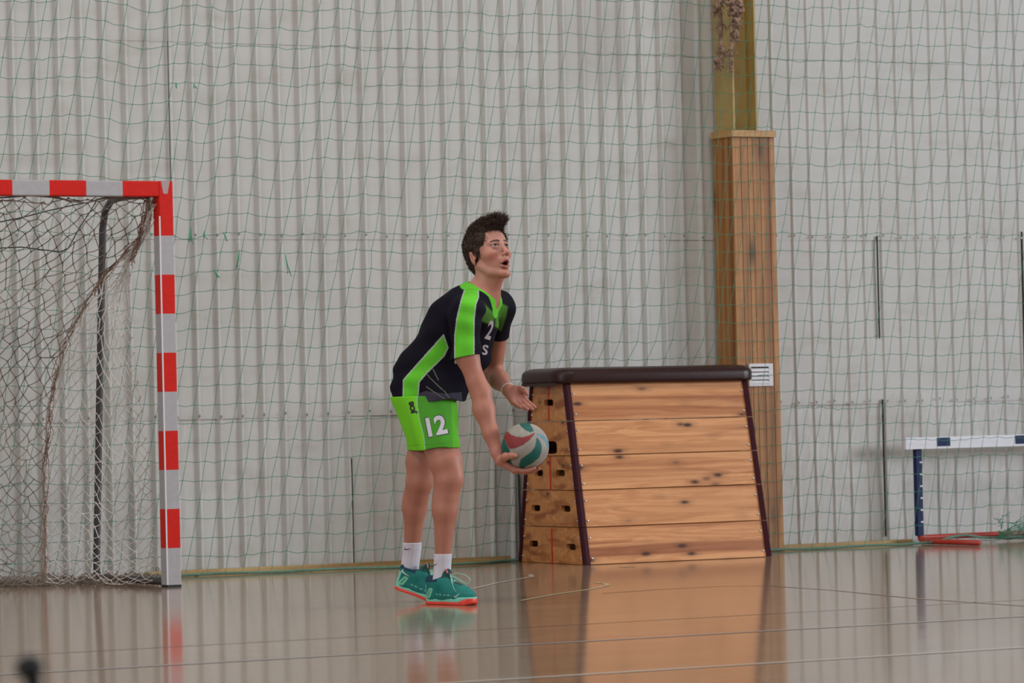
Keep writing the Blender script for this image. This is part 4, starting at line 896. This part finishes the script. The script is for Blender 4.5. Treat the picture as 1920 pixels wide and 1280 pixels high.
SG.cone(Lp(903, 608, .03), Lp(884, 672, .03), .075, .074, .04); SG.cone(Lp(884, 672, .03), Lp(842, 735, .03), .074, .066, .04)
slR, slL = Lp(873, 676, -.19), Lp(930, 640, .25)
SG.ell(shR + [0, 0, -.005], (.066, .064, .075), None, .04); SG.cone(shR, slR + [.004, 0, 0], .064, .069, .03)
SG.ell(shL + [0, 0, -.005], (.062, .062, .072), None, .04); SG.cone(shL, slL, .060, .060, .03)
X, Y, Z = SG.coords(); SG.f += folds(X, Y, Z, .0075, 5).astype(np.float32)
outer = SG.f.copy(); SG.f = np.maximum(SG.f, -(SG.f + .0075))
hemz = Lp(800, 751, 0)[2]; hx0 = Lp(800, 0, 0)[0]
hem = (hemz - .015 * (X - hx0)) - Z - .006 * np.sin(30 * X + 20 * Y); SG.f = np.maximum(SG.f, hem * .95)
# sleeve ends: cut by planes across the arms, only close to the arms
for sh_, e_, sl_, r in ((shR, elR, slR, .10), (shL, elL, slL, .10)):
    d_ = unit(e_ - sh_); cpt = Lp(872, 670, -.19) if sh_ is shR else Lp(930, 628, .24)
    pd = (X - cpt[0]) * d_[0] + (Y - cpt[1]) * d_[1] + (Z - cpt[2]) * d_[2]
    rd = np.sqrt(np.maximum((X - cpt[0]) ** 2 + (Y - cpt[1]) ** 2 + (Z - cpt[2]) ** 2 - pd ** 2, 0)) - .085
    SG.f = np.maximum(SG.f, -np.maximum(-pd, np.maximum(rd, pd - .12)))
# neckline: opening round the neck with a V in front
na = unit(Hd(0, -.02, -.08) - nckb); SG.cone(nckb + na * .035 - fwd_t * .012, nckb + na * .16 - fwd_t * .02, .066, .095, .004, 'sub')
SG.cone(nckb + na * .055 + fwd_t * .03, nckb + na * .006 + fwd_t * .104, .050, .010, .004, 'sub')
SV_, SQ_ = SG.mesh(); del SG, outer
SV_ = relax(SV_, SQ_, 1, .4); SN = normals(SV_, SQ_)
BLK, LIM, MUT, GRY = (.0065, .0055, .012), (.13, .56, .035), (.075, .20, .030), (.055, .050, .075)
C = np.tile(np.array([BLK]), (len(SV_), 1)); x_, z_ = SV_[:, 0], SV_[:, 2]; near = (SN[:, 1] < .35)
side = (SV_ - chest) @ lat
def paint(C, pts, col, cond, ly, edge=None, w=.0028):
    P = Lxz(pts, ly); m = in_poly(x_, z_, P) & cond; C = mixc(C, m * 1.0, col)
    if edge is not None: C = mixc(C, ((poly_dist(x_, z_, P) < w) & cond) * .9, edge)
    return C
tor = np.abs((SV_ - slR) @ unit(elR - shR)) < 9
C = paint(C, [(782, 738), (800, 733), (835, 738), (866, 735), (868, 770), (780, 770)], GRY, near, .0)
C = paint(C, [(832, 628), (840, 652), (832, 668), (800, 699), (786, 716), (782, 760), (755, 760), (756, 712), (772, 694), (803, 660)], LIM, near & (SV_[:, 1] > -.16) & (side < .0), -.06, (.42, .50, .42))
C = paint(C, [(893, 560), (905, 566), (920, 580), (928, 588), (926, 612), (912, 606), (899, 602), (892, 590)], MUT, near & (SV_[:, 1] > -.16), -.08, (.02, .03, .015))
C = paint(C, [(928, 563), (938, 566), (953, 574), (950, 592), (940, 621), (928, 613)], MUT, near, .03, (.02, .03, .015))
C = paint(C, [(874, 508), (884, 516), (896, 536), (897, 556), (892, 572), (889, 600), (889, 680), (853, 680), (853, 630), (857, 598), (866, 560), (872, 535)], LIM, near & (SV_[:, 1] < -.02), -.18, (.40, .46, .40))
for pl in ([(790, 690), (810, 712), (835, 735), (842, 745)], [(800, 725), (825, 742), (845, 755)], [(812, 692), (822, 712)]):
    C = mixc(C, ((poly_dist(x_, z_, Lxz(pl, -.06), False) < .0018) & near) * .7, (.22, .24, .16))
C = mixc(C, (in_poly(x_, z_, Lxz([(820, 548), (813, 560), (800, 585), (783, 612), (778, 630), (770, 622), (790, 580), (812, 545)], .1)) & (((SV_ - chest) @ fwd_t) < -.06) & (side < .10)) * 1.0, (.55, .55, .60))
# collar band: close to the neckline cut
nd = SV_ - (nckb + na * .035 - fwd_t * .012); tt = nd @ na; rr = np.linalg.norm(nd - tt[:, None] * na, axis=1) - (.066 + (tt.clip(0, .125) / .125) * .029)
v0 = nckb + na * .055 + fwd_t * .03; v1 = nckb + na * .006 + fwd_t * .104; vb_ = v1 - v0; t2 = np.clip(((SV_ - v0) @ vb_) / (vb_ @ vb_), 0, 1); r2 = np.linalg.norm(SV_ - v0 - t2[:, None] * vb_, axis=1) - (.050 - .040 * t2)
cd_ = np.minimum(np.where(tt > -.06, np.abs(rr), 9), np.abs(r2)); C = mixc(C, (cd_ < .034) * 1.0, LIM); C = mixc(C, (np.abs(cd_ - .034) < .0015) * .7, (.03, .10, .02))
M_cloth = tone_mat('sports_fabric', .8, .12, .0, .25, 900)
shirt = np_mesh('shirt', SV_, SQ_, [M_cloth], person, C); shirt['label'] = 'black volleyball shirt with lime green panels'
# ---------------------------------------------------------------- shorts
PG = Grid([Lp(722, 0, 0)[0] - .07, -.22, Lp(800, 862, 0)[2]], [Lp(880, 0, 0)[0] + .02, .42, Lp(800, 690, 0)[2]], .0030 * RES)
PG.ell(pel - up_t * .025 + fwd_t * .008 + [.008, 0, 0], (.166, .120, .11), T_AX, .05)
hR, hL = Lp(830, 852, -.04), Lp(800, 856, .16)
PG.cone(hipR + [.008, 0, -.02], hR + [-.006, 0, 0], .102, .086, .035); PG.cone(hipL + [-.005, 0, -.02], hL, .098, .090, .035)
PG.cone(Lp(774, 745, .06), Lp(803, 838, .06), .086, .076, .05); PG.cone(Lp(826, 762, .0), Lp(827, 835, -.04), .074, .070, .04)
X, Y, Z = PG.coords(); PG.f += folds(X, Y, Z, .0060, 15).astype(np.float32); PG.f = np.maximum(PG.f, -(PG.f + .0075))
hz0 = Lp(800, 841, 0)[2]; PG.f = np.maximum(PG.f, ((hz0 + .05 * (X - Lp(800, 0, 0)[0])) - Z - .004 * np.sin(35 * X)) * .98); PG.f = np.maximum(PG.f, Z - Lp(800, 742, 0)[2])
KV, KQ = PG.mesh(); del PG; KV = relax(KV, KQ, 1, .4); KN = normals(KV, KQ)
x_, z_ = KV[:, 0], KV[:, 2]; near = KN[:, 1] < .5
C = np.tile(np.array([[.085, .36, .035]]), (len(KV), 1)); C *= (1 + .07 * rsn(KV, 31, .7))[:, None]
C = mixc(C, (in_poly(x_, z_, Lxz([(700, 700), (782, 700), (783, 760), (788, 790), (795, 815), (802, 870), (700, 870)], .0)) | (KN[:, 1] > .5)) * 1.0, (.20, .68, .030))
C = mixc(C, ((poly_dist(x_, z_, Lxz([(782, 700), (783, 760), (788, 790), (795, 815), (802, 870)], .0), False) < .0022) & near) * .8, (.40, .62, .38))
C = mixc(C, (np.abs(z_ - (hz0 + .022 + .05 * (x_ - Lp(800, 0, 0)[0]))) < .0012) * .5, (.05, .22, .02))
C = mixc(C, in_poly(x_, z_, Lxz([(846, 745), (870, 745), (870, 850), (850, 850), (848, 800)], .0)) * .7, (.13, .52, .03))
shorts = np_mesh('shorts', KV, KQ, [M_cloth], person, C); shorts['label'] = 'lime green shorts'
# ---------------------------------------------------------------- writing printed on the kit
def print_on(target, name, txt, px, py, ly, height, width, rot, m, bold=0.0, lift=.0016, hint=(0, 1, 0)):
    cu = bpy.data.curves.new('lettering', 'FONT'); cu.body = txt; cu.size = 1; cu.align_x = 'CENTER'; cu.offset = bold; cu.resolution_u = 6; tmp = bpy.data.objects.new('lettering', cu); COL.objects.link(tmp)
    dg = bpy.context.evaluated_depsgraph_get(); me = bpy.data.meshes.new_from_object(tmp.evaluated_get(dg)); bpy.data.objects.remove(tmp)
    bm = bmesh.new(); bm.from_mesh(me); bmesh.ops.triangulate(bm, faces=bm.faces)
    for _ in range(3):
        es = [e for e in bm.edges if e.calc_length() > .10]
        if es: bmesh.ops.subdivide_edges(bm, edges=es, cuts=1); bmesh.ops.triangulate(bm, faces=bm.faces)
    co = np.array([v_.co[:2] for v_ in bm.verts]); mn, mx_ = co.min(0), co.max(0); base = .7; cx = (mn[0] + mx_[0]) / 2
    bv = BVHTree.FromPolygons([tuple(v_.co) for v_ in target.data.vertices], [tuple(p.vertices) for p in target.data.polygons]); c0 = Lp(px, py, ly); r = math.radians(rot)
    hd = Vector(hint).normalized(); right = Vector((0, 0, 1)).cross(-hd).normalized() * 1.0; upv = (-hd).cross(right).normalized()
    if right.x < 0: right = -right
    for v_ in bm.verts:
        u = (v_.co.x - cx) / (mx_[0] - mn[0]) * width; w = (v_.co.y - mn[1]) / (mx_[1] - mn[1]) * height - height / 2
        a, b_ = u * math.cos(r) - w * math.sin(r), u * math.sin(r) + w * math.cos(r)
        o = Vector(c0) + right * a + upv * b_ - hd * .5; hit = bv.ray_cast(o, hd)
        v_.co = (hit[0] - hd * lift) if hit[0] is not None else (Vector(c0) + right * a + upv * b_)
    med = float(np.median([v_.co.y for v_ in bm.verts])); bad = [v_ for v_ in bm.verts if abs(v_.co.y - med) > .06]     # nothing printed beyond the panel
    bmesh.ops.delete(bm, geom=bad, context='VERTS'); return bm_obj(name, bm, m, target)
M_pw = mat('white_print', (.66, .62, .72), .6); M_pd = mat('dark_print', (.012, .012, .02), .6); M_pg = mat('grey_print', (.42, .36, .38), .6); M_pdg = mat('dark_green_print_edge', (.05, .12, .05), .6)
print_on(shorts, 'number_outline', '12', 819.5, 797.5, 0, .0945, .098, 10, M_pdg, .045, .0010)
n_ = print_on(shorts, 'number', '12', 819.5, 797.5, 0, .086, .088, 10, M_pw, .035, .0024); n_['label'] = 'white number 12'
n_ = print_on(shorts, 'lettering', 'JOS', 775, 764, 0, .030, .058, 102, M_pd, .07, .0018); n_['label'] = 'black letters'
n_ = print_on(shirt, 'number', '2', 918.5, 619, 0, .086, .026, -17, M_pg, .03, .0018); n_['label'] = 'pale digit on the chest'
n_ = print_on(shirt, 'lettering', 'S', 909.5, 656, 0, .046, .027, -12, M_pg, .03, .0018); n_['label'] = 'pale letter on the belly'
# ---------------------------------------------------------------- socks, wristband, shoes
M_sock = mat('white_sock_knit', (.66, .63, .70), .85, bump=.3, bump_scale=500); M_navy = mat('navy_emblem', (.015, .012, .06), .6)
def swoosh_pts():
    """tapered tick outline, unit length"""
    top = [(0, .30), (.02, .20), (.07, .13), (.16, .10), (.30, .14), (.60, .26), (1.0, .46)]; bot = [(.60, .14), (.32, .0), (.18, -.06), (.07, -.04), (.0, .06), (-.025, .18)]
    return top, bot
def emblem(target, px, py, ln, rot, m, flip, hint=(0, 1, 0), name='emblem', lift=.0014, hgt=1.0):
    top, bot = swoosh_pts(); P = top + bot; bm = bmesh.new(); vs = [bm.verts.new((x, y, 0)) for x, y in P]; bm.faces.new(vs); bmesh.ops.triangulate(bm, faces=bm.faces)
    for _ in range(2): bmesh.ops.subdivide_edges(bm, edges=bm.edges, cuts=1); bmesh.ops.triangulate(bm, faces=bm.faces)
    bv = BVHTree.FromPolygons([tuple(v_.co) for v_ in target.data.vertices], [tuple(p.vertices) for p in target.data.polygons]); c0 = Lp(px, py, 0); r = math.radians(rot); hd = Vector(hint).normalized(); right = Vector((1, 0, 0)); upv = Vector((0, 0, 1))
    for v_ in bm.verts:
        u = (v_.co.x - .5) * ln * flip; w = (v_.co.y - .18) * ln * hgt; a, b_ = u * math.cos(r) - w * math.sin(r), u * math.sin(r) + w * math.cos(r)
        o = Vector(c0) + right * a + upv * b_ - hd * .6; hit = bv.ray_cast(o, hd); v_.co = (hit[0] - hd * lift) if hit[0] is not None else Vector((c0[0] + a, 0, c0[2] + b_))
    return bm_obj(name, bm, m, target)
def sock(top, mid, low, r0_, r1_, r2_):
    P = curve([top, mid, low], 26); n = len(P); V = []; Fc = []; sides = 72
    for i, p in enumerate(P):
        t = i / (n - 1); R = (r0_ + (r1_ - r0_) * min(1, t * 2)) if t < .5 else (r1_ + (r2_ - r1_) * (t * 2 - 1)); R += .0012 * (abs(t - .18) < .02)
        for k in range(sides): a = 2 * math.pi * k / sides; q = R + .0007 * math.sin(18 * a); V.append(p + np.array([math.cos(a) * q, math.sin(a) * q, 0]))
    for k in range(sides): V.append(P[0] + np.array([math.cos(2 * math.pi * k / sides) * (r0_ - .006), math.sin(2 * math.pi * k / sides) * (r0_ - .006), -.002]))
    for i in range(n - 1):
        for k in range(sides): l = (k + 1) % sides; Fc.append((i * sides + k, (i + 1) * sides + k, (i + 1) * sides + l, i * sides + l))
    b0 = n * sides
    for k in range(sides): l = (k + 1) % sides; Fc.append((k, l, b0 + l, b0 + k))
    Fc.append(tuple((n - 1) * sides + k for k in range(sides))); return mesh_obj('sock', V, Fc, M_sock, person, True)
skR = sock(Lp(830.5, 1038, -.015), Lp(829.5, 1062, -.006), ankR + [-.004, 0, -.055], .0395, .0385, .043)
skL = sock(Lp(773, 1017, .290), Lp(771.5, 1040, .310), ankL + [-.012, .005, -.05], .0425, .041, .043)
emblem(skR, 817, 1057.5, .022, 8, M_navy, 1); emblem(skL, 761, 1033, .030, -20, M_navy, 1)
mb = MB(); fd = unit(wrL - elL); a_ = unit(np.cross(fd, [0, 0, 1])); b_ = np.cross(fd, a_); c0 = wrL - fd * .004; mb.tube([c0 + (a_ * math.cos(t) + b_ * math.sin(t)) * .0295 for t in np.linspace(0, 2 * math.pi, 29)[:-1]], .0035, 8, True)
wb = mb.build('wristband', mat('white_wristband', (.62, .60, .60), .5), person); wb['label'] = 'thin white wristband'

M_teal = tone_mat('shoe_mesh', .6, .3, 0, .4, 700); M_mint = mat('mint_midsole', (.22, .62, .48), .5); M_orng = mat('orange_red_outsole', (.78, .055, .035), .45); M_lace = mat('mint_lace', (.30, .62, .48), .7)
def footprint(X, Y, grow=0.0):
    d = None
    for (x0, y0, x1, y1, ra, rb) in ((.042, 0, .12, .004, .037, .034), (.12, .004, .205, 0, .034, .047), (.205, 0, .252, -.004, .047, .043)):
        t = np.clip(((X - x0) * (x1 - x0) + (Y - y0) * (y1 - y0)) / ((x1 - x0) ** 2 + (y1 - y0) ** 2), 0, 1); q = np.hypot(X - x0 - t * (x1 - x0), Y - y0 - t * (y1 - y0)) - (ra + (rb - ra) * t) - grow
        d = q if d is None else np.minimum(d, q)
    return d
def make_shoe(origin, ang, bend, lab, tilt=0.0):
    h = .0024 * RES; lo_, hi_ = np.array([-.02, -.07, -.006]), np.array([.315, .07, .185])
    U = Grid(lo_, hi_, h); U.ell((.238, -.002, .040), (.058, .042, .034), None, .02); U.cone((.215, 0, .046), (.115, 0, .086), .039, .040, .03); U.cone((.045, 0, .042), (.050, 0, .098), .036, .040, .02); U.cone((.05, 0, .04), (.20, 0, .036), .036, .043, .03)
    U.cone((.050, 0, .098), (.115, 0, .095), .040, .036, .03)
    X, Y, Z = U.coords(); U.f = np.maximum(U.f, .022 - Z); U.f = np.maximum(U.f, Z - (.112 + .30 * np.maximum(X - .075, 0) + 1.1 * np.maximum(.035 - X, 0)))
    U.ell((.122, 0, .128), (.014, .027, .034), [unit([1, 0, -.35]), [0, 1, 0], unit([.35, 0, 1])], .008)
    def warp(V):
        V = V.copy()
        if bend:
            b = math.radians(bend); piv = np.array([.205, 0, .008]); k = np.clip((.235 - V[:, 0]) / .06, 0, 1); k = k * k * (3 - 2 * k) * b
            x = V[:, 0] - piv[0]; z = V[:, 2] - piv[2]; V[:, 0] = piv[0] + x * np.cos(k) + z * np.sin(k); V[:, 2] = piv[2] - x * np.sin(k) + z * np.cos(k)
        V = V - np.array([.05, 0, 0]) ; c, s_ = math.cos(ang), math.sin(ang); x, y = V[:, 0] * c - V[:, 1] * s_, V[:, 0] * s_ + V[:, 1] * c; return np.stack([x + origin[0], y + origin[1], V[:, 2] + origin[2]], 1)
    v, q = U.mesh(); v = relax(v, q, 1, .3); C = np.tile(np.array([[.010, .185, .165]]), (len(v), 1)); C *= (1 + .12 * rsn(v, 95, .3))[:, None]
    C = mixc(C, sstep(.098, .104, v[:, 2]) * (v[:, 0] < .1), (.006, .045, .075)); C = mixc(C, sstep(.118, .122, v[:, 2]) * (v[:, 0] > .09), (.008, .075, .07))
    C = mixc(C, ((np.abs(v[:, 1]) < .015) & (v[:, 2] > .06) & (v[:, 0] > .135) & (v[:, 0] < .225)) * .8, (.010, .03, .04))
    C = mixc(C, (v[:, 0] < .022 + .15 * (v[:, 2] - .02)) * (v[:, 2] < .09) * 1.0, (.22, .62, .48))
    C = mixc(C, (poly_dist(v[:, 0], v[:, 2], [(.03, .035), (.055, .072), (.068, .070), (.050, .034)], True) < .0045) * 1.0, (.20, .56, .36))
    C = mixc(C, (poly_dist(v[:, 0], v[:, 2], [(.092, .048), (.15, .044), (.20, .044)], False) < .0022) * ((np.sin(v[:, 0] * 220) > -.3)) * .8, (.30, .62, .42))
    sh = np_mesh('shoe', warp(v), q, [M_teal], person, C); sh['label'] = lab
    for nm, m, zl, zu, gr in (('midsole', M_mint, lambda X: .013 + .014 * sstep(.235, .285, X), lambda X: .036 + .018 * np.maximum(0, 1 - np.abs(X - .02) / .08) + .010 * np.exp(-((X - .10) / .03) ** 2), .0035), ('outsole', M_orng, lambda X: .0005 + .014 * sstep(.26, .31, X) ** 2, lambda X: .0145 + .018 * sstep(.235, .29, X), .0045)):
        g = Grid(lo_, hi_, h); X, Y, Z = g.coords(); zlo = zl(X); zup = zu(X); g.f = np.maximum(footprint(X, Y, gr) + .10 * np.abs(Z - (zlo + zup) / 2) , np.maximum(zlo - Z, Z - zup)).astype(np.float32) + 0 * Z; v, q = g.mesh(); v = relax(v, q, 2, .4)
        np_mesh(nm, warp(v), q, [m], sh)
    mb = MB()
    W = lambda p: warp(np.array(p, float).reshape(-1, 3))
    for i, (x, z) in enumerate(((.135, .127), (.150, .117), (.166, .107), (.181, .098), (.196, .090), (.208, .083))):
        for s_ in (-1, 1): mb.tube(W([(x - .003, .025 * s_, z - .014), (x, .012 * s_, z - .001), (x + .006, 0, z + .001), (x + .012, -.012 * s_, z - .008), (x + .014, -.020 * s_, z - .015)]), .0022, 6)
    for s_, sp in ((-1, 1.0), (1, .8)):
        mb.tube(W([(.142, 0, .131), (.165, .020 * s_, .140), (.20, .050 * s_ * sp, .132), (.222, .062 * s_ * sp, .112), (.212, .050 * s_, .092), (.185, .030 * s_, .100), (.158, .008 * s_, .122), (.142, 0, .131)]), .0019, 6)
        mb.tube(W([(.142, 0, .131), (.165, .016 * s_, .122), (.19, .035 * s_, .10), (.215, .046 * s_, .072), (.228, .045 * s_, .060)]), .0017, 6)
    mb.build('laces', M_lace, sh); M_c = bpy.data.materials.get('coral_tab') or mat('coral_tab', (.80, .16, .14), .6)
    mb = MB(); mb.tube(W([(.128, -.010, .158), (.135, -.011, .148), (.140, -.012, .140)]), .0045, 6); mb.build('tongue_tab', M_c, sh); return sh
shR_ = make_shoe(np.array([-.077, .02, 0]), math.radians(-45), 0, 'near shoe in teal with mint midsole and orange sole')
shL_ = make_shoe(np.array([-.232, ankL[1] - .0, 0.0]), math.radians(-26), 18, 'rear shoe with its heel lifted')
M_ew = mat('white_emblem', (.62, .66, .62), .5)
emblem(shL_, 757, 1080, .046, -62, M_ew, 1, lift=.002); emblem(shR_, 858, 1113, .030, 12, M_ew, 1, lift=.002)
# ================================================================ BALL
def make_ball():
    wp = PO + r0 * BC[0] + f0 * BC[1]; root = empty('volleyball', (wp[0], wp[1], BC[2]), -TH, 'worn volleyball with red, green and off-white swirled panels resting on his lower hand', 'ball')
    bm = bmesh.new(); bmesh.ops.create_uvsphere(bm, u_segments=180, v_segments=110, radius=BR); me = bpy.data.meshes.new('ball_cover'); bm.to_mesh(me); bm.free(); co = np.array([v_.co[:] for v_ in me.vertices])
    P8 = lambda pts: [tuple(((x / 8 + 860 - 985) / 419.5 * 1.0, -(y / 8 + 760 - 837) / 419.5)) for x, y in pts]
    RED, GRN, WHT, BLU_GLINT = (.24, .028, .030), (.004, .10, .085), (.32, .295, .255), (.12, .30, .38)
    polys = [([(690, 415), (740, 380), (790, 435), (870, 465), (960, 475), (1060, 450), (1145, 410), (1140, 430), (1060, 520), (960, 590), (850, 635), (770, 640), (740, 600), (715, 540), (675, 470)], RED),
             ([(660, 480), (700, 510), (735, 600), (765, 650), (765, 760), (790, 850), (850, 965), (780, 950), (700, 890), (640, 800), (600, 650), (620, 520)], GRN),
             ([(1170, 480), (1215, 530), (1240, 600), (1235, 700), (1200, 780), (1100, 860), (1000, 910), (940, 955), (905, 930), (900, 870), (930, 800), (1000, 750), (1090, 690), (1140, 620), (1160, 540)], GRN),
             ([(915, 275), (960, 240), (1060, 250), (1110, 340), (1130, 385), (1080, 405), (1000, 365), (950, 320)], GRN),
             ([(1165, 425), (1230, 430), (1300, 490), (1370, 620), (1340, 640), (1280, 520), (1200, 465)], BLU_GLINT),  # bluish highlight at the upper right, painted in like a panel
             ([(1010, 975), (1150, 925), (1250, 855), (1310, 790), (1340, 850), (1200, 980), (1060, 1010)], RED)]
    C = np.tile(np.array([WHT]), (len(co), 1)); groove = np.zeros(len(co))
    fx = np.where(co[:, 1] < 0, co[:, 0], -co[:, 0])      # the rear half repeats the panel scheme turned round
    for pts, cl in polys:
        P = P8(pts); C = mixc(C, in_poly(fx, co[:, 2], P) * 1.0, cl); groove = np.maximum(groove, np.exp(-(poly_dist(fx, co[:, 2], P) / .0011) ** 2))
    C = C * (1 + .10 * rsn(co, 90, .5) + .08 * rsn(co, 190, .9))[:, None]; C = mixc(C, groove * .45, (.08, .08, .07)); co = co * (1 - .006 * groove)[:, None]; me.vertices.foreach_set('co', co.astype(np.float32).ravel())
    a = me.color_attributes.new('tone', 'FLOAT_COLOR', 'POINT'); a.data.foreach_set('color', np.c_[C, np.ones(len(co))].astype(np.float32).ravel()); me.materials.append(tone_mat('ball_leather', .55, .35, 0, .3, 900)); me.polygons.foreach_set('use_smooth', [True] * len(me.polygons))
    o = bpy.data.objects.new('ball_cover', me); COL.objects.link(o); o.parent = root
make_ball()
